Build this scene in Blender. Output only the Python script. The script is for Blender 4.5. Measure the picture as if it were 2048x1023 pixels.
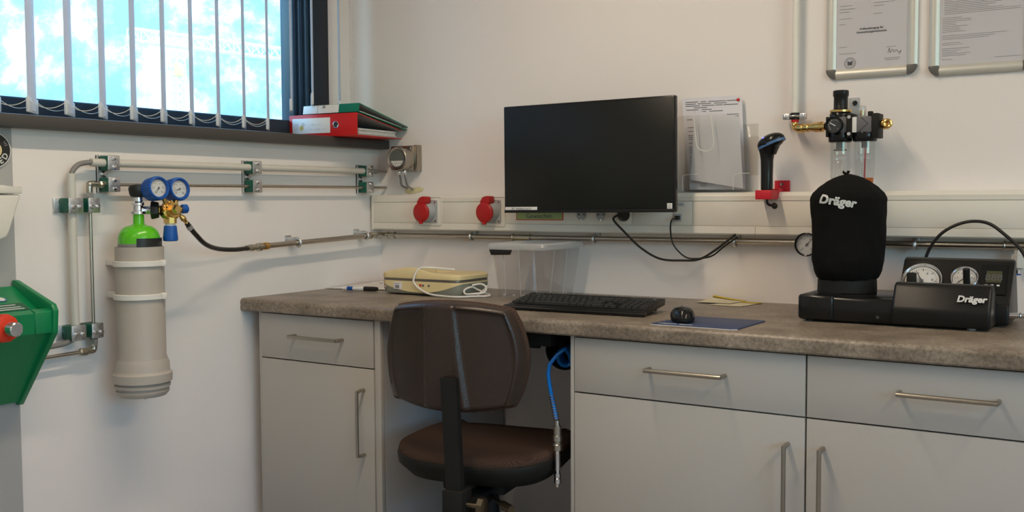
import bpy, bmesh, math, random
from math import sin, cos, pi, radians
from mathutils import Vector, Matrix
random.seed(7)
for o in list(bpy.data.objects): bpy.data.objects.remove(o)
SC = bpy.context.scene
COL = SC.collection

# ------------------------------------------------------------ camera
def make_camera():
    yaw, pitch, roll, f = .5711, .0555, -.0051, 2033.0
    cy, sy = cos(yaw), sin(yaw)
    fw = Vector((-sy*cos(pitch), cy*cos(pitch), -sin(pitch)))
    rt = Vector((cy, sy, 0)); up = rt.cross(fw)
    r2 = cos(roll)*rt + sin(roll)*up
    u2 = -sin(roll)*rt + cos(roll)*up
    cam = bpy.data.cameras.new('camera'); o = bpy.data.objects.new('camera', cam); COL.objects.link(o)
    o.matrix_world = Matrix(((r2.x, u2.x, -fw.x, 2.4271), (r2.y, u2.y, -fw.y, -2.8838), (r2.z, u2.z, -fw.z, 1.0836), (0, 0, 0, 1)))
    cam.sensor_width = 36; cam.sensor_fit = 'HORIZONTAL'; cam.lens = 36*f/2048
    cam.clip_start = .02; cam.clip_end = 1000
    SC.camera = o
make_camera()

# ------------------------------------------------------------ light
SC.view_settings.view_transform = 'Standard'; SC.view_settings.look = 'None'
SC.view_settings.gamma = 1; SC.view_settings.use_curve_mapping = False
SC.view_settings.exposure = 0.10
W = bpy.data.worlds.new('world'); SC.world = W; W.use_nodes = True
wn = W.node_tree.nodes; wl = W.node_tree.links
bg = wn['Background']; sky = wn.new('ShaderNodeTexSky')
sky.sky_type = 'NISHITA'; sky.sun_disc = False; sky.sun_elevation = radians(38); sky.sun_rotation = radians(0)
wl.new(sky.outputs[0], bg.inputs[0]); bg.inputs[1].default_value = 1.15
def light(name, kind, loc, rot, energy, color, **k):
    l = bpy.data.lights.new(name, kind); l.energy = energy; l.color = color
    for a, b in k.items(): setattr(l, a, b)
    o = bpy.data.objects.new(name, l); o.location = loc; o.rotation_euler = rot; COL.objects.link(o); return o
light('sun', 'SUN', (0, 30, 40), Vector((.0, .75, .62)).to_track_quat('Z', 'Y').to_euler(), 5.0, (1, .97, .92), angle=radians(.5))
WARM = (1, .80, .58)
TUBES = [(1.15, -1.45, 2.50, 18), (3.30, -1.45, 2.50, 18), (1.15, -3.45, 2.50, 5), (3.30, -3.45, 2.50, 5)]  # the rear pair is out of view, added for frontal fill
for tx, ty, tz, te in TUBES:
    light('tube_light', 'AREA', (tx, ty, tz-.075), (0, 0, 0), te, WARM, shape='RECTANGLE', size=.07, size_y=1.45)
def portal(loc, rot, sx, sy):
    o = light('window_portal', 'AREA', loc, rot, 1, (1, 1, 1), shape='RECTANGLE', size=sx, size_y=sy); o.data.cycles.is_portal = True
portal((-.26, -1.45, 1.83), (0, radians(-90), 0), 1.06, 2.6)
portal((5.02, -2.9, 1.65), (0, radians(90), 0), 1.5, 2.6)  # portal of the added, unseen window in the right wall

# ------------------------------------------------------------ materials
def lin(h):
    h = h.lstrip('#'); v = [int(h[i:i+2], 16)/255 for i in (0, 2, 4)]
    return tuple(c/12.92 if c <= .04045 else ((c+.055)/1.055)**2.4 for c in v) + (1,)
M = {}
def mat(name, col, rough=.5, metal=0., var=.04, scale=30., bump=0., bscale=200., coat=0., trans=0., ior=1.45, spec=.5, emit=0., aniso=None):
    m = bpy.data.materials.new(name); m.use_nodes = True; n = m.node_tree.nodes; l = m.node_tree.links
    p = n['Principled BSDF']; c = lin(col) if isinstance(col, str) else col
    p.inputs['Roughness'].default_value = rough; p.inputs['Metallic'].default_value = metal
    p.inputs['Specular IOR Level'].default_value = spec; p.inputs['Coat Weight'].default_value = coat
    p.inputs['Transmission Weight'].default_value = trans; p.inputs['IOR'].default_value = ior
    tc = n.new('ShaderNodeTexCoord'); nz = n.new('ShaderNodeTexNoise'); nz.inputs['Scale'].default_value = scale; nz.inputs['Detail'].default_value = 4
    l.new(tc.outputs['Object'], nz.inputs['Vector'])
    mx = n.new('ShaderNodeMix'); mx.data_type = 'RGBA'
    mx.inputs[6].default_value = tuple(max(0, x*(1-var*2)) for x in c[:3])+(1,); mx.inputs[7].default_value = tuple(min(1, x*(1+var*2)) for x in c[:3])+(1,)
    l.new(nz.outputs[0], mx.inputs[0]); l.new(mx.outputs[2], p.inputs['Base Color'])
    if emit:
        p.inputs['Emission Color'].default_value = c; p.inputs['Emission Strength'].default_value = emit
    if bump:
        b = n.new('ShaderNodeBump'); nb = n.new('ShaderNodeTexNoise'); nb.inputs['Scale'].default_value = bscale; nb.inputs['Detail'].default_value = 3
        l.new(tc.outputs['Object'], nb.inputs['Vector']); l.new(nb.outputs[0], b.inputs['Height']); b.inputs['Strength'].default_value = bump; b.inputs['Distance'].default_value = .002
        l.new(b.outputs[0], p.inputs['Normal'])
    M[name] = m; return m
mat('wall', (.82, .770, .745, 1), .85, var=.012, scale=3, bump=.12, bscale=260, spec=.3)
mat('wall_shade', (.40, .395, .39, 1), .8, var=.012, scale=3)  # shaded wall tone, the shadow is put into the colour
mat('ceiling', (.8, .79, .77, 1), .9)
mat('floor', (.30, .29, .28, 1), .5, var=.1, scale=8)
mat('cab', (.47, .448, .415, 1), .42, var=.008, scale=6, bump=.05, bscale=500)
mat('cab_side', (.45, .455, .47, 1), .5, var=.01, scale=6)
mat('steel', (.40, .365, .31, 1), .30, 1., var=.05, scale=120)
mat('pipe_steel', (.50, .46, .40, 1), .30, 1., var=.05, scale=60)
mat('zinc', (.62, .63, .64, 1), .38, 1., var=.25, scale=160, bump=.3, bscale=300)
mat('chrome', (.8, .8, .82, 1), .12, 1., var=.02)
mat('brass', (.72, .47, .16, 1), .25, 1., var=.15, scale=80)
mat('slot_metal', (.22, .19, .17, 1), .35, .8)
mat('dark_brass', (.16, .13, .09, 1), .38, 1.)
mat('nickel', (.50, .47, .40, 1), .27, 1., var=.05)
mat('pipe_beige', (.60, .575, .52, 1), .42, var=.02)
mat('pipe_cream', (.78, .75, .68, 1), .45, var=.02)
mat('hose_grey', (.22, .21, .20, 1), .5)
mat('clamp_green', (.005, .10, .065, 1), .45)
mat('pvc', (.46, .41, .36, 1), .48, var=.02, bump=.08, bscale=150)
mat('clip_white', (.75, .72, .67, 1), .35)
mat('bottle_green', (.10, .52, .01, 1), .25, coat=.4)
mat('bottle_grey', (.25, .24, .23, 1), .4)
mat('rubber', (.012, .011, .010, 1), .42, var=.1)
mat('black_gloss', (.008, .008, .008, 1), .20, spec=.4, var=.05)
mat('black_sheen', (.009, .009, .009, 1), .33, spec=.35, var=.05, bump=.1, bscale=900)
mat('black_matte', (.012, .012, .011, 1), .6, var=.1, spec=.3)
mat('cloth_black', (.0075, .007, .0065, 1), .95, var=.2, scale=500, bump=.5, bscale=1400, spec=.15)
mat('screen', (.010, .011, .010, 1), .30, spec=.35, var=.02)
mat('white_print', (.62, .62, .60, 1), .6)
mat('paper', (.72, .70, .74, 1), .8, var=.01)
mat('paper_white', (.74, .72, .70, 1), .8, var=.02)
mat('paper_edges', (.62, .60, .57, 1), .85, var=.35, scale=300)
mat('ink', (.10, .10, .11, 1), .8)
mat('ink_grey', (.30, .29, .29, 1), .8)
mat('blue', (.005, .085, .38, 1), .38, var=.05)
mat('hose_blue', (.0, .17, .62, 1), .25, coat=.3)
mat('red', (.55, .010, .008, 1), .38, var=.03)
mat('red_socket', (.42, .008, .008, 1), .4, var=.03)
mat('red_holder', (.58, .012, .025, 1), .45, var=.03)
mat('red_knob', (.72, .045, .015, 1), .4)
mat('green_file', (.0, .17, .10, 1), .4)
mat('green_metal', (.003, .21, .072, 1), .38, var=.03, coat=.15)
mat('green_label', (.30, .40, .16, 1), .5)
mat('green_dark', (.003, .09, .035, 1), .4)
mat('anthracite', (.062, .058, .055, 1), .48, var=.03, bump=.1, bscale=500)
mat('frame_dark', (.015, .019, .026, 1), .42, var=.03)
mat('frame_blue', (.03, .06, .10, 1), .35, var=.03)
mat('ivory', (.74, .60, .32, 1), .42, var=.015)
mat('ivory_grey', (.26, .26, .21, 1), .5)
mat('trunk', (.74, .70, .625, 1), .42, var=.008)
mat('gap', (.04, .038, .035, 1), .8)
mat('socket_grey', (.38, .39, .40, 1), .4)
mat('yellow', (.72, .52, .005, 1), .6)
mat('yellow_crane', (.80, .62, .22, 1), .6)
mat('cream_crane', (.80, .76, .66, 1), .6)
mat('lcd', (.055, .058, .025, 1), .3)
mat('dial', (.72, .72, .70, 1), .4)
mat('pad', (.030, .048, .115, 1), .45)
mat('chair_shell', (.030, .017, .012, 1), .30, var=.08, scale=20, bump=.25, bscale=350, spec=.6)
mat('oil', (.45, .10, .01, 1), .2)
mat('disk_black', (.02, .02, .02, 1), .4)
mat('blue_band', (.06, .14, .30, 1), .35)
mat('white_plastic', (.74, .71, .64, 1), .4)
mat('slat_weight', (.62, .64, .67, 1), .4)
mat('tube_emit', (1, .93, .82, 1), .5, emit=3)

def fabric(name, c1, c2, s, rough=.95):
    m = mat(name, c1, rough, var=.1, scale=8, spec=.1); n = m.node_tree.nodes; l = m.node_tree.links; p = n['Principled BSDF']
    tc = n.new('ShaderNodeTexCoord'); w = n.new('ShaderNodeTexChecker'); w.inputs['Scale'].default_value = s
    w.inputs[1].default_value = c1; w.inputs[2].default_value = c2; l.new(tc.outputs['Object'], w.inputs[0]); l.new(w.outputs[0], p.inputs['Base Color'])
    b = n.new('ShaderNodeBump'); b.inputs['Strength'].default_value = .6; b.inputs['Distance'].default_value = .001
    l.new(w.outputs[1], b.inputs['Height']); l.new(b.outputs[0], p.inputs['Normal']); return m
fabric('seat_cloth', (.100, .062, .046, 1), (.050, .030, .023, 1), 330)

def stone(name):
    m = bpy.data.materials.new(name); m.use_nodes = True; n = m.node_tree.nodes; l = m.node_tree.links; p = n['Principled BSDF']
    tc = n.new('ShaderNodeTexCoord'); a = n.new('ShaderNodeTexNoise'); a.inputs['Scale'].default_value = 9; a.inputs['Detail'].default_value = 6
    b = n.new('ShaderNodeTexNoise'); b.inputs['Scale'].default_value = 110; b.inputs['Detail'].default_value = 8; b.inputs['Roughness'].default_value = .75
    for x in (a, b): l.new(tc.outputs['Object'], x.inputs['Vector'])
    r1 = n.new('ShaderNodeValToRGB'); r1.color_ramp.elements[0].position = .35; r1.color_ramp.elements[1].position = .68
    r1.color_ramp.elements[0].color = (.185, .148, .112, 1); r1.color_ramp.elements[1].color = (.315, .265, .21, 1); l.new(a.outputs[0], r1.inputs[0])
    r2 = n.new('ShaderNodeValToRGB'); r2.color_ramp.elements[0].position = .36; r2.color_ramp.elements[1].position = .66
    r2.color_ramp.elements[0].color = (.52, .50, .48, 1); r2.color_ramp.elements[1].color = (1.25, 1.24, 1.22, 1); l.new(b.outputs[0], r2.inputs[0])
    mx = n.new('ShaderNodeMix'); mx.data_type = 'RGBA'; mx.blend_type = 'MULTIPLY'; mx.inputs[0].default_value = 1
    l.new(r1.outputs[0], mx.inputs[6]); l.new(r2.outputs[0], mx.inputs[7]); l.new(mx.outputs[2], p.inputs['Base Color'])
    p.inputs['Roughness'].default_value = .38
    bp = n.new('ShaderNodeBump'); bp.inputs['Strength'].default_value = .15; bp.inputs['Distance'].default_value = .001; l.new(b.outputs[0], bp.inputs['Height']); l.new(bp.outputs[0], p.inputs['Normal'])
    M[name] = m
stone('stone')

def clear(name, tint, gloss=.08, rough=.05, haze=0., hcol=(.8, .8, .8, 1)):
    m = bpy.data.materials.new(name); m.use_nodes = True; n = m.node_tree.nodes; l = m.node_tree.links
    n.remove(n['Principled BSDF']); out = n['Material Output']
    t = n.new('ShaderNodeBsdfTransparent'); t.inputs[0].default_value = tint
    g = n.new('ShaderNodeBsdfGlossy'); g.inputs['Roughness'].default_value = rough
    fr = n.new('ShaderNodeLayerWeight'); fr.inputs[0].default_value = .25
    mu = n.new('ShaderNodeMath'); mu.operation = 'MULTIPLY_ADD'; mu.inputs[1].default_value = .16; mu.inputs[2].default_value = gloss
    l.new(fr.outputs['Fresnel'], mu.inputs[0])
    mx = n.new('ShaderNodeMixShader'); l.new(mu.outputs[0], mx.inputs[0]); l.new(t.outputs[0], mx.inputs[1]); l.new(g.outputs[0], mx.inputs[2])
    last = mx
    if haze:
        d = n.new('ShaderNodeBsdfDiffuse'); d.inputs[0].default_value = hcol
        m2 = n.new('ShaderNodeMixShader'); m2.inputs[0].default_value = haze; l.new(mx.outputs[0], m2.inputs[1]); l.new(d.outputs[0], m2.inputs[2]); last = m2
    l.new(last.outputs[0], out.inputs[0]); M[name] = m
clear('window_glass', (.80, .97, 1, 1), .03)
clear('acrylic', (.97, .97, .96, 1), .03, haze=.035)
clear('bowl_glass', (.90, .91, .90, 1), .10, haze=.08)
clear('bin_plastic', (.985, .985, .985, 1), .025, .12, haze=.035)
clear('lid_plastic', (.92, .92, .92, 1), .06, .15, haze=.32)
clear('dial_glass', (.97, .97, .97, 1), .03)
def slat_mat():
    m = bpy.data.materials.new('slat'); m.use_nodes = True; n = m.node_tree.nodes; l = m.node_tree.links
    n.remove(n['Principled BSDF']); d = n.new('ShaderNodeBsdfDiffuse'); d.inputs[0].default_value = (.72, .75, .80, 1)
    t = n.new('ShaderNodeBsdfTranslucent'); t.inputs[0].default_value = (.6, .75, .95, 1); mx = n.new('ShaderNodeMixShader'); mx.inputs[0].default_value = .22
    l.new(d.outputs[0], mx.inputs[1]); l.new(t.outputs[0], mx.inputs[2]); l.new(mx.outputs[0], n['Material Output'].inputs[0]); M['slat'] = m
slat_mat()
def hill_mat():
    m = bpy.data.materials.new('hill'); m.use_nodes = True; n = m.node_tree.nodes; l = m.node_tree.links; p = n['Principled BSDF']
    tc = n.new('ShaderNodeTexCoord'); a = n.new('ShaderNodeTexNoise'); a.inputs['Scale'].default_value = .17; a.inputs['Detail'].default_value = 9; a.inputs['Roughness'].default_value = .68
    mp_ = n.new('ShaderNodeMapping'); mp_.inputs['Scale'].default_value = (.30, 1, .55); l.new(tc.outputs['Object'], mp_.inputs[0]); l.new(mp_.outputs[0], a.inputs['Vector'])
    r = n.new('ShaderNodeValToRGB'); e = r.color_ramp.elements; e[0].position = .42; e[1].position = .60
    e[0].color = (.27, .33, .32, 1); e[1].color = (.80, .76, .70, 1); x = e.new(.50); x.color = (.38, .42, .39, 1)
    l.new(a.outputs[0], r.inputs[0]); l.new(r.outputs[0], p.inputs['Base Color']); p.inputs['Roughness'].default_value = 1; p.inputs['Specular IOR Level'].default_value = 0
    M['hill'] = m
hill_mat()

# ------------------------------------------------------------ mesh helpers
ROOTM = {}
def perp(a):
    a = a.normalized(); b = Vector((0, 0, 1)) if abs(a.z) < .9 else Vector((1, 0, 0))
    u = a.cross(b).normalized(); return u, a.cross(u).normalized()
class B:
    def __init__(s): s.bm = bmesh.new()
    def _faces(s, vs, fs):
        V = [s.bm.verts.new(v) for v in vs]
        for f in fs:
            try: s.bm.faces.new([V[i] for i in f])
            except ValueError: pass
        return V
    def box(s, lo, hi, bev=0, rot=None, piv=None, seg=2):
        """axis box from lo to hi, optional (rotation matrix, pivot)"""
        c = [(lo[i]+hi[i])/2 for i in range(3)]; d = [abs(hi[i]-lo[i]) for i in range(3)]
        r = bmesh.ops.create_cube(s.bm, size=1, matrix=Matrix.Translation(c) @ Matrix.Diagonal((*d, 1)))
        vs = r['verts']
        if bev:
            es = list({e for v in vs for e in v.link_edges})
            rr = bmesh.ops.bevel(s.bm, geom=es, offset=bev, segments=seg, affect='EDGES', profile=.5)
            vs = list({v for f in rr['faces'] for v in f.verts} | {v for v in vs if v.is_valid})
        if rot is not None:
            p = Vector(piv if piv is not None else c)
            for v in vs: v.co = rot @ (v.co-p) + p
        return s
    def ring(s, pts_rings, cap=True, close=False):
        rings = [[s.bm.verts.new(p) for p in r] for r in pts_rings]
        n = len(rings[0])
        R = range(len(rings)) if close else range(len(rings)-1)
        for i in R:
            a, b = rings[i], rings[(i+1) % len(rings)]
            for j in range(n):
                k = (j+1) % n
                try: s.bm.faces.new((a[j], a[k], b[k], b[j]))
                except ValueError: pass
        if cap and not close:
            s.bm.faces.new(rings[0][::-1]); s.bm.faces.new(rings[-1])
        return s
    def cyl(s, a, b, r, r2=None, n=24, cap=True):
        a, b = Vector(a), Vector(b); r2 = r if r2 is None else r2; u, w = perp(b-a)
        return s.ring([[p+q*(u*cos(t)+w*sin(t)) for t in [2*pi*k/n for k in range(n)]] for p, q in ((a, r), (b, r2))], cap)
    def lathe(s, o, ax, prof, n=32, cap=True, rib=0, ribn=0):
        """profile of (distance along axis, radius)"""
        o = Vector(o); ax = Vector(ax).normalized(); u, w = perp(ax)
        R = []
        for (h, r) in prof:
            R.append([o+ax*h+(r*(1+(rib if rib and (k % 2) else 0)))*(u*cos(2*pi*k/n)+w*sin(2*pi*k/n)) for k in range(n)])
        return s.ring(R, cap)
    def tube(s, pts, r, n=10, smooth=True, sub=8, cap=True, rr=None):
        P = [Vector(p) for p in pts]
        if smooth and len(P) > 2:
            Q = []
            for i in range(len(P)-1):
                p0 = P[max(i-1, 0)]; p1 = P[i]; p2 = P[i+1]; p3 = P[min(i+2, len(P)-1)]
                for k in range(sub):
                    t = k/sub
                    Q.append(.5*((2*p1)+(-p0+p2)*t+(2*p0-5*p1+4*p2-p3)*t*t+(-p0+3*p1-3*p2+p3)*t**3))
            Q.append(P[-1]); P = Q
        R = []; u = None
        for i, p in enumerate(P):
            d = (P[min(i+1, len(P)-1)]-P[max(i-1, 0)]).normalized()
            if u is None: u, w = perp(d)
            else:
                u = (u-d*u.dot(d)).normalized(); w = d.cross(u)
            q = r if rr is None else r*rr(i/(len(P)-1))
            R.append([p+q*(u*cos(2*pi*k/n)+w*sin(2*pi*k/n)) for k in range(n)])
        return s.ring(R, cap)
    def torus(s, o, ax, R, r, n=40, m=10, a0=0, a1=2*pi):
        o = Vector(o); u, w = perp(Vector(ax)); ax = Vector(ax).normalized(); full = abs(a1-a0-2*pi) < 1e-4
        K = n if full else n+1
        rings = []
        for i in range(K):
            t = a0+(a1-a0)*i/n; d = u*cos(t)+w*sin(t)
            rings.append([o+d*(R+r*cos(2*pi*k/m))+ax*r*sin(2*pi*k/m) for k in range(m)])
        return s.ring(rings, not full, full)
    def prism(s, poly, axis, a, b, bev=0, seg=2):
        """poly 2D in the remaining two axes (x,y,z order) extruded along axis a->b"""
        i = 'xyz'.index(axis); o = [k for k in range(3) if k != i]
        def P(q, h):
            v = [0, 0, 0]; v[o[0]], v[o[1]], v[i] = q[0], q[1], h; return Vector(v)
        before = set(s.bm.verts)
        s.ring([[P(q, a) for q in poly], [P(q, b) for q in poly]])
        if bev:
            es = list({e for v in s.bm.verts if v not in before for e in v.link_edges})
            bmesh.ops.bevel(s.bm, geom=es, offset=bev, segments=seg, affect='EDGES', profile=.5)
        return s
    def sphere(s, c, r, n=20, m=12):
        rx, ry, rz = (r, r, r) if not isinstance(r, tuple) else r
        bmesh.ops.create_uvsphere(s.bm, u_segments=n, v_segments=m, radius=1, matrix=Matrix.Translation(c) @ Matrix.Diagonal((rx, ry, rz, 1))); return s
    def quad(s, *p): s._faces(p, [tuple(range(len(p)))]); return s
    def xf(s, m): bmesh.ops.transform(s.bm, matrix=m, verts=s.bm.verts); return s
    def build(s, name, material, parent=None, smooth=True, ang=35, world=True, **props):
        bmesh.ops.recalc_face_normals(s.bm, faces=s.bm.faces)
        me = bpy.data.meshes.new(name); s.bm.to_mesh(me); s.bm.free()
        me.materials.append(M[material] if isinstance(material, str) else material)
        if smooth:
            me.shade_smooth(); me.set_sharp_from_angle(angle=radians(ang))
        o = bpy.data.objects.new(name, me); COL.objects.link(o)
        if parent is not None:
            rm = ROOTM.get(parent.name, Matrix()); ROOTM[o.name] = rm; o.parent = parent
            if world: me.transform(rm.inverted())
        else: ROOTM[o.name] = Matrix()
        for k, v in props.items(): o[k] = v
        return o
def thing(name, label, cat, loc=(0, 0, 0), rz=0, group=None):
    o = bpy.data.objects.new(name, None); o.empty_display_size = .05; COL.objects.link(o); o.location = loc; o.rotation_euler = (0, 0, rz)
    ROOTM[o.name] = Matrix.Translation(loc) @ Matrix.Rotation(rz, 4, 'Z'); o['label'] = label; o['category'] = cat
    if group: o['group'] = group
    return o
def tag(o, label, cat, group=None):
    o['label'] = label; o['category'] = cat
    if group: o['group'] = group
    return o
def dup(o, par=None, loc=None, **kw):
    c = o.copy(); COL.objects.link(c); ROOTM[c.name] = ROOTM.get(o.name, Matrix())
    if par is not None: c.parent = par
    if loc is not None: c.location = loc
    for ch in list(o.children): dup(ch, c)
    for k, v in kw.items(): c[k] = v
    return c
def text(body, size, o, right, up, material, parent, name='lettering', depth=.0004, bold=0, shear=0., align='LEFT', **p):
    cu = bpy.data.curves.new('txt', 'FONT'); cu.body = body; cu.size = size; cu.extrude = depth/2; cu.offset = bold; cu.shear = shear; cu.align_x = align; cu.resolution_u = 3
    to = bpy.data.objects.new('txt', cu); COL.objects.link(to)
    me = bpy.data.meshes.new_from_object(to); bpy.data.objects.remove(to); bpy.data.curves.remove(cu)
    r = Vector(right).normalized(); u = Vector(up); u = (u-r*u.dot(r)).normalized(); n = r.cross(u); o = Vector(o)
    me.transform(Matrix(((r.x, u.x, n.x, o.x), (r.y, u.y, n.y, o.y), (r.z, u.z, n.z, o.z), (0, 0, 0, 1))))
    me.name = name; me.materials.clear(); me.materials.append(M[material])
    ob = bpy.data.objects.new(name, me); COL.objects.link(ob)
    if parent is not None:
        rm = ROOTM.get(parent.name, Matrix()); ROOTM[ob.name] = rm; me.transform(rm.inverted()); ob.parent = parent
    for k, v in p.items(): ob[k] = v
    return ob
def struct(o): o['kind'] = 'structure'; return o

# ------------------------------------------------------------ room
ST, SB = 1.300, 1.268          # sill top and underside
WZ1, WY0, WY1, REC = 2.36, -2.75, -.117, -.14
RX, RY, RZ = 5.0, -4.6, 2.6
struct(B().box((-.35, 0, -.1), (RX+.2, .2, RZ+.1)).build('wall_back', 'wall', smooth=False))
b = B()
b.box((-.35, RY-.2, -.1), (0, 0, SB)); b.box((-.35, RY-.2, WZ1), (0, 0, RZ+.1))
b.box((-.35, RY-.2, SB), (0, WY0-.02, WZ1)); b.box((-.35, WY1, SB), (REC, 0, WZ1))
struct(b.build('wall_left', 'wall', smooth=False))
struct(B().box((0, RY-.2, -.1), (RX, RY, RZ+.1)).build('wall_front', 'wall', smooth=False))
FY0, FY1, FZ0, FZ1 = -4.2, -1.6, .9, 2.4  # opening made in the right wall to let in cool fill light
b = B(); b.box((RX, RY-.2, -.1), (RX+.2, 0, FZ0)); b.box((RX, RY-.2, FZ1), (RX+.2, 0, RZ+.1)); b.box((RX, RY-.2, FZ0), (RX+.2, FY0, FZ1)); b.box((RX, FY1, FZ0), (RX+.2, 0, FZ1))
struct(b.build('wall_right', 'wall', smooth=False))
b = B()
for y0, y1, z0, z1 in ((FY0, FY1, FZ0, FZ0+.06), (FY0, FY1, FZ1-.06, FZ1), (FY0, FY0+.06, FZ0, FZ1), (FY1-.06, FY1, FZ0, FZ1), (-2.93, -2.87, FZ0, FZ1)): b.box((RX+.06, y0, z0), (RX+.12, y1, z1))
w2 = struct(b.build('fill_window', 'frame_dark', smooth=False))  # unseen window, added for its daylight fill
B().box((RX+.088, FY0+.05, FZ0+.05), (RX+.094, FY1-.05, FZ1-.05)).build('pane', 'window_glass', w2, smooth=False)
struct(B().box((0, RY, -.1), (RX, 0, 0)).build('floor', 'floor', smooth=False))
struct(B().box((0, RY, RZ), (RX, 0, RZ+.1)).build('ceiling', 'ceiling', smooth=False))
struct(B().box((0.0, -2.4, 0), (.004, -1.416, SB-.001)).build('shade_sheet', 'wall_shade', smooth=False))  # added thin sheet, its grey stands in for a shadow on the wall
for (tx, ty, tz, te), wh in zip(TUBES, ('over the left half of the worktop', 'over the right half of the worktop', 'added for fill at the rear of the room on the window side', 'added for fill at the rear of the room on the far side')):
    t = thing('ceiling_lamp', 'long white ceiling lamp '+wh, 'lamp', (tx, ty, tz), 0, 'ceiling lamps')
    B().box((tx-.06, ty-.76, tz-.05), (tx+.06, ty+.76, 2.6), .01).build('housing', 'white_plastic', t)
    B().box((tx-.045, ty-.73, tz-.062), (tx+.045, ty+.73, tz-.05)).build('diffuser', 'tube_emit', t)
# window: frame, sash, glass, sill
FB = 1.357
w = struct(B().box((-.24, WY0, ST-.02), (REC+.004, WY1, FB)).box((-.24, WY0, WZ1-.06), (REC+.004, WY1, WZ1)).box((-.24, WY1-.090, ST), (REC+.004, WY1, WZ1)).box((-.24, WY0, ST), (REC+.004, WY0+.1, WZ1)).build('window_1', 'frame_dark', smooth=False))
sy1 = WY1-.088; sy0 = WY0+.1
b = B()
b.box((-.225, sy0, FB-.004), (REC-.012, sy1, FB+.006), .002).box((-.225, sy0, WZ1-.10), (REC-.01, sy1, WZ1-.06), .003)
for q in (0, .022, .044):
    b.box((-.225, sy1-.018-q, FB-.002), (REC-.004-q*.45, sy1-q, WZ1-.06), .004)
b.box((-.225, sy0, FB), (REC-.01, sy0+.06, WZ1-.06), .003)
b.build('sash', 'frame_blue', w)
B().box((-.206, sy0+.05, FB-.004), (-.200, sy1-.055, WZ1-.09)).build('pane', 'window_glass', w, smooth=False)
struct(B().prism([(REC-.10, SB), (.05, SB), (.05, ST), (REC-.10, ST)], 'y', WY0, -.003, .003).build('trim_2', 'anthracite'))

# ------------------------------------------------------------ outside
def ground():
    b = B(); N = 60; vs = []; fs = []
    from mathutils import noise
    for i in range(N):
        for j in range(N):
            d = 8+(i/(N-1))**1.4*330; y = -300+j/(N-1)*600
            z = -4 + max(0, d-85)*.62 + noise.noise((d*.02, y*.02, 0))*10*min(1, d/80)+noise.noise((d*.07, y*.07, 3))*3*min(1, d/80)
            vs.append((-d, y, z))
    for i in range(N-1):
        for j in range(N-1): a = i*N+j; fs.append((a, a+1, a+N+1, a+N))
    b._faces(vs, fs); return b
g = ground().build('hillside', 'hill'); g['kind'] = 'structure'; g.rotation_euler.z = radians(-39)
def lattice(b, p0, p1, wd, n, r=.10):
    p0, p1 = Vector(p0), Vector(p1); u, w_ = perp(p1-p0); c = [(u*a+w_*q)*wd/2 for a, q in ((-1, -1), (1, -1), (1, 1), (-1, 1))]
    for q in c: b.cyl(p0+q, p1+q, r, n=4)
    for i in range(n):
        a = p0.lerp(p1, i/n); e = p0.lerp(p1, (i+1)/n)
        for k in range(4):
            b.cyl(a+c[k], e+c[(k+1) % 4], r*.6, n=4); b.cyl(a+c[k], a+c[(k+1) % 4], r*.6, n=4)
CD = 70
def outp(hx, hy, tz, d=CD): return Vector((2.43+hx*d, -2.88+hy*d, 1.08+tz*d))
cr = thing('tower_crane', 'pale lattice tower crane outside the window in front of the hillside', 'crane', outp(-.774, .633, -.06))
base = outp(-.774, .633, -.06); top = outp(-.774, .633, .139)
b = B(); lattice(b, base, top, .62, 26, .085); b.build('mast', 'cream_crane', cr, smooth=False)
b = B(); lattice(b, outp(-.80, .60, .152, 69), outp(-.60, .80, .122, 78), .72, 34, .08); b.build('jib', 'cream_crane', cr, smooth=False)
B().box((-.2, -.25, -.5), (.2, .25, .3), .05).xf(Matrix.Translation(top+Vector((.5, -.35, -1.2)))).build('cab', 'yellow_crane', cr)

# ------------------------------------------------------------ vertical blind
SY = [-1.426, -1.324, -1.217, -1.115, -1.015, -.912, -.810, -.708, -.604, -.502, -.395, -.294, -.158]
BX = -.05
vb = thing('vertical_blind', 'white vertical slat blind hanging turned open in front of the window', 'blind', (BX, -1.0, 2.32))
B().box((BX-.025, WY0+.02, 2.31), (BX+.025, -.03, 2.355), .004).build('head_rail', 'white_plastic', vb)
sd = Vector((-.70, .714, 0)); sn = Vector((.714, .70, 0))
def slat_at(y):
    zb = 1.318 if y < -.45 else (1.386 if y < -.35 else (1.414 if y < -.2 else 1.398))
    b = B(); c = Vector((BX, y, 0)); R = []
    for z in (zb, 2.31):
        ring = []
        for k in range(9):
            t = (k/8-.5)*2; ring.append(c+sd*t*.0445+sn*(.006*(1-t*t))+Vector((0, 0, z)))
        for k in range(8, -1, -1):
            t = (k/8-.5)*2; ring.append(c+sd*t*.0445+sn*(.006*(1-t*t)-.0008)+Vector((0, 0, z)))
        R.append(ring)
    s = b.ring(R).build('slat', 'slat', vb)
    B().box((BX-.047, y-.0045, zb-.006), (BX+.047, y+.0045, zb+.034), .003, Matrix.Rotation(math.atan2(sd.y, sd.x), 3, 'Z')).build('weight', 'slat_weight', s)
for y in SY: slat_at(y)
yy = -1.53
while yy > WY0+.05:
    slat_at(yy); yy -= .103
for sgn in (1, -1):
    b = B(); off = sd*.043*sgn; ys = [y for y in SY if y < -.45]
    for a, c in zip(ys[:-1], ys[1:]):
        pts = [Vector((BX, a+(c-a)*t, 1.346-.020*(1-(2*t-1)**2)))+off for t in [k/10 for k in range(11)]]
        b.tube(pts, .0009, 5, False)
    b.build('bead_chain', 'white_plastic', vb)
b = B()
for yq in (-.085, -.070):
    for k in range(128): b.sphere((BX-.01, yq, 1.36+k*.0074), .0022, 6, 4)
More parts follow.
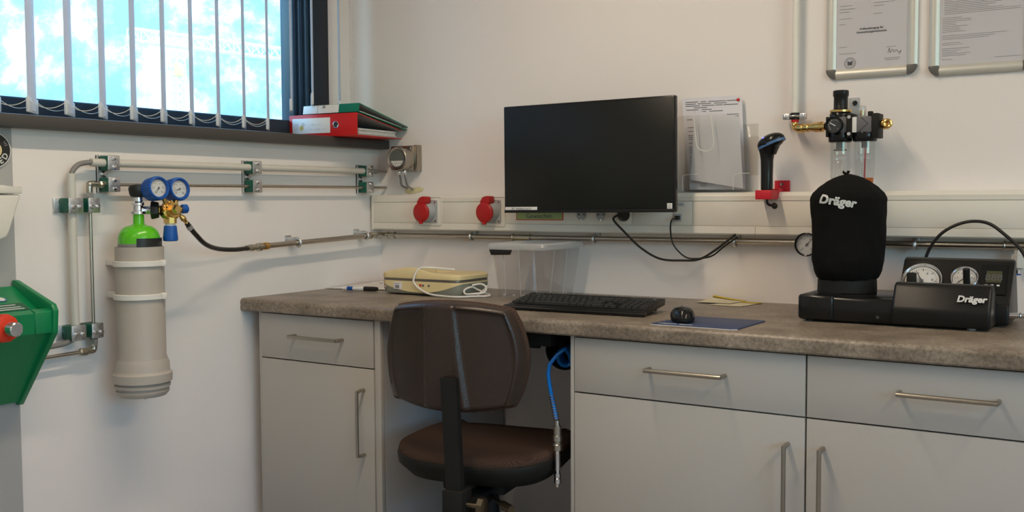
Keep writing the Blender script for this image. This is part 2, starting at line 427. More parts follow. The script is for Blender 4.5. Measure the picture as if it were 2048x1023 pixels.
b.torus((BX-.01, -.0775, 1.36), (1, 0, 0), .007, .0018, 14, 6, 0, 2*pi)
b.build('control_chain', 'white_plastic', vb, kind='stuff')

# ------------------------------------------------------------ cabinets and worktop
CT = .78
def worktop():
    pr = [(0, CT-.038), (0, CT), (-.668, CT)]
    for k in range(1, 7): t = k/6*pi/2; pr.append((-.668-.012*sin(t), CT-.012+.012*cos(t)))
    pr += [(-.680, CT-.034), (-.677, CT-.038)]
    b = B(); b.prism([(-0.0+p[0], p[1]) for p in pr], 'x', .0, 3.2); return b
wt = worktop().build('worktop', 'stone'); tag(wt, 'brown grey stone patterned worktop running along the back wall', 'worktop')
FY = -.66
def handle(p, q, par, out=.032):
    p, q = Vector(p), Vector(q); d = (q-p).normalized(); o = Vector((0, -out, 0)); r = .012
    pts = [p, p+o*.6, p+o*.9+d*.004, p+o+d*.014]; pts2 = [q+o-d*.014, q+o*.9-d*.004, q+o*.6, q]
    return B().tube(pts+pts2, .0052, 12, True, 6).build('handle', 'steel', par)
def cabinet(x0, x1, lab, door_side, hx):
    t = thing('base_cabinet', lab, 'cabinet', ((x0+x1)/2, -.33, 0))
    b = B(); z1 = .742
    b.box((x0, FY+.021, .10), (x0+.018, -.02, z1), .001).box((x1-.018, FY+.021, .10), (x1, -.02, z1), .001)
    b.box((x0+.018, -.03, .10), (x1-.018, -.022, z1)).box((x0+.018, FY+.03, .10), (x1-.018, -.03, .118)).box((x0+.018, FY+.022, z1-.02), (x1-.018, -.03, z1-.002))
    b.build('carcass', 'cab_side' if x0 < .5 else 'cab', t, smooth=False)
    B().box((x0, FY+.08, 0), (x1, FY+.095, .10)).build('plinth', 'cab', t, smooth=False)
    a, c = x0+.0125 if x0 < 1.3 else x0+.0015, x1-.0015
    if x0 < .5: a, c = .069, .523
    d = B().box((a, FY, .6), (c, FY+.019, .737), .0012).build('drawer', 'cab', t)
    handle((hx-.095, FY, .675), (hx+.095, FY, .675), d)
    d = B().box((a, FY, .105), (c, FY+.019, .5965), .0012).build('door', 'cab', t)
    hxd = c-.037 if door_side > 0 else a+.037
    handle((hxd, FY, .345), (hxd, FY, .535), d)
    return t, a, c
t1, _, _ = cabinet(.056, .548, 'grey base cabinet with one drawer and door left of the chair', 1, .311)
# cover strips each side of the first cabinet
B().box((.056, FY+.004, .10), (.067, FY+.021, .742), .001).build('filler_strip', 'cab', t1)
B().box((.526, FY+.002, .10), (.548, FY+.021, .742), .001).build('filler_strip', 'cab', t1)
t2, _, _ = cabinet(1.171, 1.7685, 'grey base cabinet with drawer and door right of the chair', 1, 1.486)
B().box((1.171, FY+.002, .10), (1.1815, FY+.021, .742), .001).build('filler_strip', 'cab', t2)
t3, _, _ = cabinet(1.7695, 2.37, 'grey base cabinet at the right edge under the test device', -1, 2.062)
struct(B().box((0, -.025, .0), (.056, -.02, .74)).build('trim_3', 'wall', smooth=False))
# cable tray under the top in the knee hole
tr = B().box((.70, -.62, .700), (1.09, -.50, .742), .003).box((.74, -.615, .692), (1.05, -.60, .702), .002).build('cable_tray', 'black_matte')
tag(tr, 'dark cable tray screwed under the worktop above the chair', 'cable tray')

# ------------------------------------------------------------ trunking
tk = thing('wall_trunking', 'long cream socket trunking along the back wall above the worktop', 'trunking', (1.3, -.03, .98))
TZ0, TZ1 = .978, 1.102
X1 = 3.2
prof = [(0, TZ0), (-.056, TZ0), (-.060, TZ0+.004), (-.060, TZ0+.024), (-.057, TZ0+.025), (-.057, TZ1-.026), (-.060, TZ1-.025), (-.060, TZ1-.012), (-.052, TZ1-.001), (0, TZ1)]
B().prism(prof, 'x', .012, X1).build('channel', 'trunk', tk, ang=25)
def cover(x0, x1): B().box((x0+.0006, -.0592, TZ0+.0262), (x1-.0006, -.0565, TZ1-.0272), .0008).build('cover_panel', 'trunk', tk)
for x0, x1 in ((.014, .224), (.322, .488), (.586, 1.0), (1.05, 1.186), (1.248, 2.30), (2.30, X1)): cover(x0, x1)
B().box((.010, -.0625, TZ0-.001), (.018, 0, TZ1+.001), .001).build('end_cap', 'trunk', tk)
for x in (1.44, 2.6): B().box((x, -.0604, TZ0+.001), (x+.0008, -.0600, TZ0+.024)).build('joint', 'gap', tk, smooth=False)
# plate behind the outlet right of the monitor
B().box((1.187, -.0610, TZ0+.027), (1.247, -.0565, TZ1-.028), .0015).build('data_plate', 'trunk', tk)
B().box((1.15, -.0640, 1.063), (1.222, -.0605, 1.071), .001).build('label_holder', 'socket_grey', tk)
B().cyl((1.197, -.061, 1.046), (1.197, -.0625, 1.046), .0035, n=10).build('screw', 'chrome', tk)
o = B().box((1.190, -.0635, 1.016), (1.216, -.0605, 1.038), .001).build('data_socket', 'socket_grey', tk)
B().box((1.194, -.0642, 1.021), (1.207, -.0632, 1.032)).build('jack', 'gap', o)
B().box((1.0005, -.0610, TZ0+.027), (1.0495, -.0565, TZ1-.028), .0015).build('data_plate', 'trunk', tk)
for x in (.876, .945):
    o = B().lathe((x, -.0590, 1.035), (0, -1, 0), [(0, .023), (.003, .023), (.0035, .021)], 32).build('earthed_socket', 'trunk', tk)
    B().lathe((x, -.0627, 1.035), (0, -1, 0), [(0, .019), (.0003, .0185)], 28).build('socket_well', 'socket_grey', o)
    b = B()
    for s in (-1, 1): b.cyl((x+s*.0095, -.063, 1.035), (x+s*.0095, -.0640, 1.035), .0027, n=10)
    b.build('contact_hole', 'gap', o)
    b = B()
    for s in (-1, 1): b.box((x-.003, -.0645, 1.035+s*.0175-.003), (x+.003, -.063, 1.035+s*.0175+.003))
    b.build('earth_clip', 'chrome', o)
def cee(xc, lab):
    t = thing('red_power_socket', lab, 'power socket', (xc, -.06, 1.043), 0, 'red capped power sockets on the trunking')
    B().box((xc-.043, -.0630, .994), (xc+.052, -.0575, 1.092), .006).build('mounting_plate', 'trunk', t)
    f = B().box((xc-.036, -.0670, 1.005), (xc+.037, -.0628, 1.082), .004).build('flange', 'socket_grey', t)
    b = B()
    for s in (-1, 1):
        for q in (-1, 1): b.cyl((xc+s*.030, -.067, 1.0435+q*.032), (xc+s*.030, -.0685, 1.0435+q*.032), .0032, n=10)
    b.build('screw', 'chrome', f)
    B().cyl((xc, -.066, 1.043), (xc-.002, -.100, 1.041), .0335, .030, 32).build('socket_body', 'socket_grey', t)
    c = B().lathe((xc-.002, -.098, 1.041), (-.05, -1, -.06), [(0, .0325), (.009, .0335), (.0115, .031), (.0135, .026), (.0138, .0)], 40).build('hinged_cap', 'red_socket', t)
    B().prism([(xc-.016, 1.066), (xc-.022, 1.076), (xc-.010, 1.092), (xc+.004, 1.096), (xc+.016, 1.094), (xc+.016, 1.074), (xc+.010, 1.066)], 'y', -.104, -.072, .002).build('hinge', 'red_socket', c)
    B().box((xc-.007, -.113, 1.001), (xc+.004, -.100, 1.012), .002).build('latch', 'red_socket', c)
cee(.272, 'red capped power socket on the trunking nearest the room corner')
cee(.536, 'red capped power socket on the trunking just left of the monitor')
gl = thing('green_label_strip', 'green red-edged label reading Gewaschen below the monitor', 'label', (.72, -.06, 1.03))
B().box((.630, -.0605, 1.016), (.808, -.0592, 1.050), .0002).build('border', 'red', gl)
B().box((.633, -.0612, 1.0185), (.805, -.0600, 1.048), .0002).build('card', 'green_label', gl)
text('Gewaschen', .0215, (.719, -.0615, 1.0225), (1, 0, 0), (0, 0, 1), 'ink', gl, align='CENTER')

# ------------------------------------------------------------ steel air line under the trunking and up the left wall
al = thing('steel_air_pipe', 'steel compressed air pipe running under the trunking and round the corner', 'pipe', (1.0, -.03, .957))
PZ = .957
B().cyl((.075, -.03, PZ), (3.2, -.03, PZ+.004), .0085, n=16).build('straight_pipe', 'pipe_steel', al)
P0, P1 = Vector((.045, -.598, .942)), Vector((.045, -.112, .958))
B().cyl(P0, P1, .0085, n=16).build('wall_pipe', 'pipe_steel', al)
b = B().tube([P1, (.045, -.07, .960), (.048, -.035, .958), (.08, -.03, PZ)], .009, 12).build('elbow', 'nickel', al)
for a, c in (((.045, -.108, .958), (.045, -.085, .9595)), ((.062, -.030, .957), (.092, -.03, .957)), ((.60, -.03, PZ), (.665, -.03, PZ)), ((2.085, -.03, PZ+.003), (2.15, -.03, PZ+.003))):
    a, c = Vector(a), Vector(c); d = (c-a); b = B().cyl(a, c, .0105, n=16)
    L = d.length; d.normalize()
    for q in (0, L): b.torus(a+d*q, d, .0105, .0028, 20, 8)
    b.build('press_fitting', 'nickel', al)
for x in (.43, .905, 1.37, 1.87, 2.6):
    B().torus((x, -.03, PZ), (1, 0, 0), .0125, .0045, 20, 6).box((x-.008, -.018, PZ+.006), (x+.008, 0, PZ+.02), .001).build('pipe_clip', 'zinc', al)
for y in (-.47, -.135):
    z = .942+(y+.598)*.033
    B().torus((.045, y, z), (0, 1, 0), .0125, .004, 20, 6).box((0, y-.012, z+.005), (.04, y+.008, z+.018), .001).box((0, y-.015, z-.002), (.004, y+.012, z+.024), .001).build('pipe_clip', 'zinc', al)
# gauge on that pipe, behind the head cover
def dial(par, c, ax, r, depth, rim_mat, ring_r=.10, needle=225, seed=0, red=False, up=(0, 0, 1)):
    """a round gauge whose face looks along ax; returns nothing"""
    c = Vector(c); ax = Vector(ax).normalized(); u0 = Vector(up); upv = (u0-ax*u0.dot(ax)).normalized(); rt = upv.cross(ax)
    f = B().lathe(c+ax*(depth*.55), ax, [(0, r*.9), (.0006, r*.9)], 40).build('dial_face', 'dial', par)
    b = B()
    for k in range(0, 31):
        a = radians(-135+k*9); L = .16 if k % 5 == 0 else .08
        d = rt*sin(a)+upv*cos(a); s_ = rt*cos(a)-upv*sin(a); w_ = r*.012 if k % 5 else r*.022
        o0 = c+ax*(depth*.55+.0011)
        p = [o0+d*r*.80+s_*w_, o0+d*r*.80-s_*w_, o0+d*r*(.80-L)-s_*w_, o0+d*r*(.80-L)+s_*w_]; b.quad(*p)
    b.build('scale_marks', 'ink', f, smooth=False)
    for k in (0, 1, 2, 3, 4, 5):
        a = radians(-135+k*54); d = rt*sin(a)+upv*cos(a)
        if r > .02: text(str((0, 2, 4, 6, 8, 10)[k]), r*.22, c+ax*(depth*.55+.001)+d*r*.54-upv*r*.07, rt, upv, 'ink', f, 'numeral', .0002, align='CENTER')
    a = radians(needle); d = rt*sin(a)+upv*cos(a); s_ = rt*cos(a)-upv*sin(a); o0 = c+ax*(depth*.55+.0022)
    B().ring([[o0+d*r*.7+s_*r*.012, o0+d*r*.7-s_*r*.012, o0-d*r*.2-s_*r*.04, o0-d*r*.2+s_*r*.04], [o0+ax*.0005+d*r*.7+s_*r*.012, o0+ax*.0005+d*r*.7-s_*r*.012, o0+ax*.0005-d*r*.2-s_*r*.04, o0+ax*.0005-d*r*.2+s_*r*.04]]).lathe(o0, ax, [(0, r*.09), (.002, r*.09)], 14).build('needle', 'ink', f)
    B().lathe(c+ax*(depth*.93), ax, [(0, r*.9), (.0008, r*.88)], 40).build('glass_cover', 'dial_glass', par)
def gauge_case(par, c, ax, r, depth, m, name='case'):
    return B().lathe(c, ax, [(0, r*.75), (.0005, r*.96), (depth*.7, r*.97), (depth*.75, r*1.03), (depth, r*1.03), (depth*1.04, r*.98), (depth*.97, r*.9), (depth*.5, r*.9), (depth*.5, 0)], 48).build(name, m, par)
pg = thing('pipe_pressure_gauge', 'small white pressure gauge on the steel pipe half behind the head cover', 'gauge', (1.592, -.05, .955))
gauge_case(pg, (1.592, -.055, .955), (0, -1, 0), .032, .022, 'black_gloss'); dial(pg, (1.592, -.055, .955), (0, -1, 0), .032, .022, None, needle=40)
B().cyl((1.592, -.03, .955), (1.592, -.056, .955), .008, n=12).build('stem', 'brass', pg)
# valve block at right end
vl = thing('shut_off_valve', 'beige valve block hanging below the steel pipe at the right edge', 'valve', (2.117, -.04, .92))
B().lathe((2.117, -.035, .950), (0, 0, -1), [(0, .010), (.012, .010), (.013, .017), (.045, .017), (.047, .010), (.052, .008)], 6).build('hex_body', 'pipe_beige', vl, smooth=False)
B().cyl((2.117, -.035, .900), (2.117, -.035, .890), .008, n=12).build('nozzle', 'chrome', vl)
B().cyl((2.117, -.035, .890), (2.117, -.035, .886), .0075, n=12).build('blue_ring', 'blue', vl)

# ------------------------------------------------------------ pipes on the left wall
PX = .032
bp = thing('insulated_pipe', 'thick beige pipe bent along and down the left wall', 'pipe', (PX, -1.27, 1.187))
B().cyl((PX, -1.215, 1.187), (PX, -.085, 1.187), .0108, n=18).build('horizontal_run', 'pipe_beige', bp)
B().cyl((PX, -1.274, 1.157), (PX, -1.274, .745), .0108, n=18).build('vertical_run', 'pipe_beige', bp)
B().tube([(PX, -1.20, 1.187), (PX, -1.222, 1.187), (PX, -1.252, 1.180), (PX, -1.271, 1.160), (PX, -1.274, 1.14)], .0068, 12).build('bend', 'hose_grey', bp)
B().tube([(PX, -1.274, .76), (PX, -1.276, .735), (PX, -1.295, .719), (PX, -1.33, .714), (PX, -1.42, .712)], .0068, 12).build('tail', 'hose_grey', bp)
B().cyl((PX, -.086, 1.187), (PX, -.055, 1.187), .0105, .008, 16).cyl((PX, -.055, 1.187), (PX, 0, 1.187), .0045, n=10).build('end_piece', 'hose_grey', bp)
tp = thing('thin_steel_pipe', 'thin steel pipe below and beside the thick beige pipe', 'pipe', (PX, -1.22, 1.128))
TR = .0048
B().cyl((PX, -1.16, 1.129), (PX, -.004, 1.129), TR, n=12).build('horizontal_run', 'pipe_steel', tp)
B().cyl((PX, -1.221, 1.09), (PX, -1.221, .70), TR, n=12).build('vertical_run', 'pipe_steel', tp)
b = B().tube([(PX, -1.20, 1.130), (PX, -1.214, 1.130), (PX, -1.221, 1.123), (PX, -1.221, 1.108)], .0085, 12)
b.sphere((PX, -1.220, 1.129), .0095, 12, 8); b.build('elbow', 'nickel', tp)
B().lathe((PX, -1.165, 1.129), (0, -1, 0), [(0, .008), (.008, .0105), (.022, .0105), (.026, .008), (.036, .008)], 6).build('nut', 'nickel', tp, smooth=False)
B().lathe((PX, -1.221, 1.108), (0, 0, -1), [(0, .008), (.003, .0115), (.022, .0115), (.026, .008)], 6).build('nut', 'zinc', tp, smooth=False)
B().lathe((PX, -1.221, .722), (0, 0, -1), [(0, .008), (.003, .0115), (.018, .0115), (.022, .008)], 6).build('nut', 'zinc', tp, smooth=False)
B().tube([(PX, -1.221, .703), (PX, -1.221, .694), (PX, -1.226, .688), (PX, -1.245, .688)], .0085, 12).build('elbow', 'nickel', tp)
B().lathe((PX, -1.240, .688), (0, -1, 0), [(0, .008), (.003, .0105), (.020, .0105), (.024, .007)], 6).build('nut', 'nickel', tp, smooth=False)
B().cyl((PX, -1.25, .688), (PX, -1.42, .686), TR, n=12).build('feed_run', 'pipe_steel', tp)
# clamps: a pair on one rail
def clamp_pair(lab, c1, c2, vertical_rail):
    """c = (y, z) of the two pipe centres"""
    (ya, za), (yb, zb) = c1, c2
    t = thing('pipe_clamp_pair', lab, 'pipe clamp', (0, (ya+yb)/2, (za+zb)/2), 0, 'green pipe clamps on the left wall')
    if vertical_rail: B().box((0, ya-.021, zb-.022), (.006, ya+.006, za+.022), .001).box((0.0, ya-.021, zb-.022), (.012, ya-.018, za+.022)).build('rail', 'zinc', t)
    else: B().box((0, ya-.034, za-.020), (.006, yb+.02, za+.020), .001).build('rail', 'zinc', t)
    for (y, z), big in ((c1, 1), (c2, 0)):
        hw = (.017, .019) if vertical_rail else ((.020, .019) if big else (.0165, .019))
        k = B().box((.006, y-hw[0], z-hw[1]), (.047, y+hw[0], z+hw[1]), .004).build('clamp_block', 'clamp_green', t)
        B().box((.047, y-hw[0]-.001, z-hw[1]-.001), (.052, y+hw[0]+.001, z+hw[1]+.001), .0022).build('cover_plate', 'zinc', k)
        for s in (-1, 1):
            p = (0, s*.012) if vertical_rail else (s*.010, -.004)
            B().lathe((.052, y+p[0], z+p[1]), (1, 0, 0), [(0, .0055), (.004, .0055), (.0048, .003)], 12).build('bolt', 'chrome', k)
    if vertical_rail:
        B().lathe((.006, ya, (za+zb)/2), (1, 0, 0), [(0, .009), (.004, .009), (.005, .006), (.008, .006)], 12).build('rail_bolt', 'chrome', t)
clamp_pair('green pipe clamps in a vertical pair at the pipe bend', (-1.158, 1.187), (-1.158, 1.129), True)
clamp_pair('green pipe clamps in a vertical pair midway along the left wall', (-.645, 1.187), (-.645, 1.129), True)
clamp_pair('green pipe clamps in a vertical pair beside the round display', (-.112, 1.187), (-.112, 1.129), True)
clamp_pair('green pipe clamps side by side, upper pair on the vertical pipes', (-1.274, 1.074), (-1.221, 1.074), False)
clamp_pair('green pipe clamps side by side, lower pair above the pipe elbow', (-1.276, .742), (-1.221, .742), False)

# ------------------------------------------------------------ round display on the back wall
ind = thing('round_display_unit', 'round steel display on a square steel plate in the corner', 'display', (.16, -.03, 1.23))
B().box((.128, -.012, 1.186), (.196, -.002, 1.278), .002).box((.183, -.030, 1.186), (.196, -.010, 1.278), .002).box((.09, -.045, 1.189), (.186, -.028, 1.275), .003).build('bracket_plate', 'steel', ind)
b = B()
for z in (1.197, 1.266): b.cyl((.176, -.044, z), (.176, -.048, z), .0045, n=12)
b.build('screw', 'chrome', ind)
IC = Vector((.158, -.045, 1.228)); IA = Vector((.0, -1, 0))
B().lathe(IC, IA, [(0, .038), (.040, .038), (.041, .043), (.050, .043), (.052, .040), (.050, .037), (.048, 0)], 48).build('housing', 'steel', ind)
f = B().lathe(IC+IA*.0485, IA, [(0, .0365), (.001, .0365)], 48).build('face', 'white_plastic', ind)
pts = [(IC.x+.032*cos(radians(a)), IC.z+.032*sin(radians(a))) for a in range(-12, 193, 12)]
B().prism(pts, 'y', -.0965, -.0952).build('display_window', 'lcd', f).data.materials[0] = mat('lcd_grey', (.11, .12, .11, 1), .3)
b = B()
for i in range(5): b.cyl((IC.x-.018+i*.009, -.0965, 1.212), (IC.x-.018+i*.009, -.0972, 1.212), .0025, n=10)
for i in range(2): b.cyl((IC.x-.006+i*.012, -.0965, 1.202), (IC.x-.006+i*.012, -.0972, 1.202), .0033, n=10)
b.build('button', 'socket_grey', f)
for x, e in ((.140, (.130, -.004, 1.127)), (.163, (.156, -.004, 1.121))):
    gz = B().lathe((x, -.06, 1.190), (0, 0, -1), [(0, .006), (.004, .0085), (.012, .0085), (.018, .005)], 12).build('cable_gland', 'chrome', ind)
    B().tube([(x, -.06, 1.176), (x+.001, -.055, 1.160), (e[0]-.004, -.03, 1.136), e], .0036, 8).build('cable', 'hose_grey', ind)

mat('filler', (.62, .56, .34, 1), .9, var=.06, scale=60)
b = B(); b.prism([(.120, 1.108), (.150, 1.104), (.176, 1.110), (.196, 1.113), (.202, 1.124), (.180, 1.131), (.160, 1.128), (.135, 1.127), (.117, 1.118)], 'y', -.0018, 0, .0006)
b.build('filler_patch', 'filler', ind)

# ------------------------------------------------------------ gas cylinder in its wall tube
CX, CY = .12, -1.137
hd = thing('wall_holder_tube', 'beige plastic pipe tube on the left wall holding the green gas bottle', 'holder', (CX, CY, .56))
R0 = .0625
B().lathe((CX, CY, 0), (0, 0, 1), [(.648, R0+.004), (.662, R0+.003), (.672, R0), (.963, R0), (.963, R0-.004), (.70, R0-.004)], 56, cap=False).build('tube', 'pvc', hd)
B().lathe((CX, CY, 0), (0, 0, 1), [(.560, .0), (.560, .030), (.563, .060), (.572, .068), (.578, .069), (.580, .064), (.584, .063), (.586, .071), (.594, .072), (.597, .066), (.600, .066), (.602, .0765), (.624, .0770), (.628, .072), (.633, .0705), (.652, .0700), (.668, .063)], 56).build('end_socket', 'pvc', hd)
B().cyl((CX+.01, CY, .562), (CX+.01, CY, .552), .003, n=8).build('bolt_tip', 'zinc', hd)
for z in (.919, .831):
    c = B().lathe((CX, CY, z-.0075), (0, 0, 1), [(0, R0+.0005), (0, R0+.005), (.0015, R0+.0062), (.0135, R0+.0062), (.015, R0+.005), (.015, R0+.0005)], 56, cap=False)
    c.box((CX+.045, CY+.020, z-.009), (CX+.068, CY+.034, z+.009), .003)
    c.box((0, CY-.02, z-.009), (CX-.055, CY+.02, z+.009), .003)
    a = Vector((CX+.052, CY-.046, z))
    c.build('pipe_clip', 'clip_white', hd)
bt = thing('gas_bottle', 'small green topped gas bottle standing in the beige wall tube', 'gas bottle', (CX, CY, .70))
rb = .0545
pr = [(.66, 0), (.66, rb*.9), (.67, rb), (.972, rb)]
B().lathe((CX, CY, 0), (0, 0, 1), pr, 48).build('bottle_body', 'bottle_grey', bt)
pr = [(.972, rb)]+[(.980+.040*sin(t), .016+(rb-.016)*cos(t)**.85) for t in [k/10*pi/2*.93 for k in range(11)]]+[(1.024, .0145), (1.048, .0140), (1.048, 0)]
B().lathe((CX, CY, 0), (0, 0, 1), pr, 48).build('bottle_shoulder', 'bottle_green', bt)
v = B().lathe((CX, CY, 0), (0, 0, 1), [(1.046, .011), (1.050, .019), (1.057, .019), (1.059, .013), (1.072, .013), (1.074, .016), (1.080, .016), (1.083, .013), (1.092, .012), (1.096, .012)], 32)
v.cyl((CX, CY, 1.060), (CX+.018, CY+.030, 1.060), .011, n=16)
v.build('valve', 'chrome', bt)
B().lathe((CX, CY, 0), (0, 0, 1), [(1.094, .012), (1.096, .018), (1.104, .0215), (1.116, .0235), (1.124, .0215), (1.128, .015), (1.129, 0)], 24, rib=.05).build('hand_wheel', 'rubber', bt)
# test sticker wrapped round the shoulder, standing off to the right
b = B(); R = []
for z in (.964, .986):
    ring = []
    for k in range(13):
        a = radians(-44+k*10); rr = rb+.0012 if k < 9 else rb+.0012+(k-8)*.0012
        ring.append(Vector((CX+rr*cos(a), CY+rr*sin(a), z)))
    for k in range(12, -1, -1):
        a = radians(-44+k*10); rr = rb+.0006 if k < 9 else rb+.0006+(k-8)*.0012
        ring.append(Vector((CX+rr*cos(a), CY+rr*sin(a), z)))
    R.append(ring)
B.ring(b, R); b.build('sticker', 'disk_black', bt, label='black wrap-round sticker')

# regulator
rg = thing('pressure_regulator', 'brass gas regulator with two blue rubber ringed gauges', 'regulator', (.17, -1.075, 1.06))
RC = Vector((.17, -1.075, 1.058)); AX = Vector((.985, -.05, .12)).normalized()
b = B().lathe(RC-AX*.018, AX, [(0, .018), (.004, .024), (.018, .024), (.020, .027), (.026, .027), (.028, .021), (.036, .020)], 32)
b.cyl(RC+Vector((0, -.03, .004)), RC+Vector((0, .030, .003)), .010, n=16)
b.cyl(RC+Vector((0, 0, -.015)), RC+Vector((0, 0, -.034)), .017, n=8)
for k in range(8):
    a = 2*pi*k/8; u, w_ = perp(AX); b.cyl(RC-AX*.002+(u*cos(a)+w_*sin(a))*.0225, RC+AX*.012+(u*cos(a)+w_*sin(a))*.0225, .0045, n=8)
b.cyl(RC+Vector((.004, -.012, .012)), RC+Vector((.004, -.024, .038)), .006, n=10)
b.cyl(RC+Vector((.004, .012, .012)), RC+Vector((.004, .022, .036)), .006, n=10)
b.build('brass_body', 'brass', rg)
B().lathe(RC+AX*.010, AX, [(0, .015), (.016, .015), (.019, .012), (.026, .010), (.026, 0)], 6).build('centre_nut', 'brass', rg, smooth=False)
B().cyl(RC+Vector((0, 0, -.034)), RC+Vector((0, 0, -.042)), .013, n=20).build('collar', 'clip_white', rg)
B().lathe(RC+Vector((0, 0, -.040)), (0, 0, -1), [(0, .0155), (.002, .0165), (.034, .0195), (.040, .0190), (.042, .016), (.042, 0)], 24, rib=.02).build('adjusting_knob', 'blue', rg)
B().cyl((CX+.008, CY+.014, 1.060), (.165, -1.108, 1.060), .0075, n=14).build('inlet_stem', 'chrome', rg)
B().lathe((CX+.022, CY+.022, 1.060), (.55, .55, 0), [(0, .013), (.002, .022), (.006, .023), (.020, .020), (.022, .013)], 16, rib=.12).build('hand_nut', 'rubber', rg)
B().cyl(RC+Vector((0, .028, .003)), RC+Vector((.001, .040, .004)), .008, n=12).build('outlet_stem', 'brass', rg)
B().lathe(RC+Vector((.001, .037, .004)), (0.1, 1, .05), [(0, .010), (.003, .0125), (.016, .0125), (.019, .009), (.019, 0)], 20).build('small_knob', 'blue', rg)
B().tube([RC+Vector((0, .022, -.004)), RC+Vector((.003, .035, -.016)), RC+Vector((.006, .050, -.034))], .0065, 12, rr=lambda t: 1+.25*sin(t*12)).build('hose_outlet', 'brass', rg)
for dc, nd in (((-.004, -.041, .059), 215), ((-.004, .027, .057), 255)):
    c = RC+Vector(dc); r = .0300
    gb = B(); u, w_ = perp(AX); n = 60; rings = []
    for h, q, tooth in ((-.025, .80, 0), (-.022, .98, 1), (.014, 1.02, 1), (.018, .99, 0), (.019, .90, 0), (.015, .80, 0), (.010, .78, 0)):
        rings.append([c+AX*h+(u*cos(2*pi*k/n)+w_*sin(2*pi*k/n))*(r*q*(1.0+(.055 if tooth and k % 2 else 0))) for k in range(n)])
    gb.ring(rings); g = gb.build('rubber_ring', 'blue', rg, ang=25)
    dial(rg, c-AX*.0005, AX, r*.84, .020, None, needle=nd)
hs = thing('black_gas_hose', 'black rubber hose looping from the brass regulator to the steel pipe', 'hose', (.15, -.9, 1.0))
h0 = RC+Vector((.006, .050, -.034))
B().tube([h0, h0+Vector((0, .012, -.014)), (.165, -.985, .990), (.14, -.93, .961), (.10, -.85, .944), (.07, -.76, .937), (.05, -.69, .938)], .0068, 12).build('hose', 'rubber', hs)
B().cyl(h0+Vector((0, .006, -.008)), h0+Vector((0, .014, -.017)), .0085, n=14).build('hose_clip', 'zinc', hs)
b = B().lathe((.048, -.700, .9378), (0, 1, .03), [(0, .007), (.004, .009), (.010, .009), (.012, .0075), (.016, .0075), (.018, .0105), (.034, .0105), (.036, .0085), (.048, .0085), (.050, .013), (.066, .013), (.068, .009), (.076, .009)], 16).build('coupling', 'nickel', hs)
B().lathe((.0455, -.622, .9410), (0, 1, .03), [(0, .0115), (.010, .0125), (.013, .0115), (.020, .0115)], 14).build('brass_nut', 'brass', hs)

# ------------------------------------------------------------ green panel device at left edge
gd = thing('green_filling_panel', 'green metal filling panel with red valve knobs on the left wall', 'filling panel', (0, -1.75, .60))
Y1 = -1.416; Y0 = -2.15
prof = [(.007, .889), (.020, .889), (.171, .837), (.180, .822), (.175, .767), (.021, .575), (.007, .575)]
# body slightly inside, side flange proud
body = [(.007, .874), (.018, .874), (.160, .822), (.170, .818), (.166, .770), (.021, .584), (.007, .584)]
B().prism(body, 'y', Y0+.01, Y1-.052).prism([(.007, .874), (.018, .874), (.150, .802), (.160, .772), (.021, .584), (.007, .584)], 'y', Y1-.053, Y1-.012, 0).build('casing', 'green_metal', gd, smooth=False)
B().prism(prof, 'y', Y1-.014, Y1, .0025).build('side_cheek', 'green_metal', gd)
# raised frame joining casing to cheek
B().prism([(.150, .828), (.171, .8215), (.171, .768), (.150, .768)], 'y', Y1-.056, Y1-.001, .003).build('front_bar', 'green_metal', gd)
tdir = Vector((.142, 0, -.052)).normalized(); tn = Vector((.052, 0, .142)).normalized()
def on_top(d, y, h=.0006): return Vector((.018, y, .874))+tdir*d+tn*h
def plate(d0, d1, y0, y1, m, h=.0006, name='label_plate', par=gd):
    return B().ring([[on_top(d0, y0, h), on_top(d1, y0, h), on_top(d1, y1, h), on_top(d0, y1, h)], [on_top(d0, y0, h-.0005), on_top(d1, y0, h-.0005), on_top(d1, y1, h-.0005), on_top(d0, y1, h-.0005)]]).build(name, m, par, smooth=False)
plate(.098, .138, -1.62, Y1-.052, 'green_dark', .0012)
plate(.128, .132, -1.60, -1.480, 'white_print', .0016, 'print_line'); plate(.118, .122, -1.60, -1.484, 'white_print', .0016, 'print_line'); plate(.105, .109, -1.56, -1.49, 'white_print', .0016, 'print_line')
ca = B().lathe(on_top(.070, -1.505), tn, [(0, .014), (.0008, .014)], 28).build('round_sticker', 'paper_white', gd); ca.data.materials[0] = M['blue_band']
B().lathe(on_top(.070, -1.505), tn, [(.0008, .010), (.0014, .010)], 28).build('sticker_centre', 'paper_white', ca)
text('RA', .062, on_top(.058, -1.595, .0012), (0, 1, 0), -tdir, 'white_print', gd, bold=.001)
plate(.052, .062, -1.66, -1.50, 'white_print', .0014, 'print_line')
# knobs
KC = Vector((.166, -1.556, .793))
kn = B().lathe(KC, (1, 0, 0), [(0, .016), (.004, .030), (.010, .033), (.024, .031), (.028, .022), (.028, 0)], 24, rib=.045).build('valve_knob', 'red_knob', gd)
B().lathe(KC+Vector((.028, 0, 0)), (1, .05, 0), [(0, .010), (.014, .010), (.015, .017), (.034, .0165), (.036, .014), (.036, 0)], 28).build('chrome_outlet', 'chrome', kn)
B().lathe(on_top(.118, -1.574, 0), tn, [(0, .014), (.004, .020), (.010, .019), (.020, .011), (.045, .008)], 20).build('lever_boot', 'red_knob', gd)
B().lathe(on_top(.118, -1.574, .044), tn, [(0, .0075), (.004, .0095), (.032, .0085), (.036, .006), (.036, 0)], 16).build('lever_grip', 'rubber', gd)
for dy in (-1.60, -1.582): B().lathe(on_top(.136, dy, 0), tn, [(0, .006), (.006, .006), (.008, .004)], 10).build('stud', 'chrome', gd)
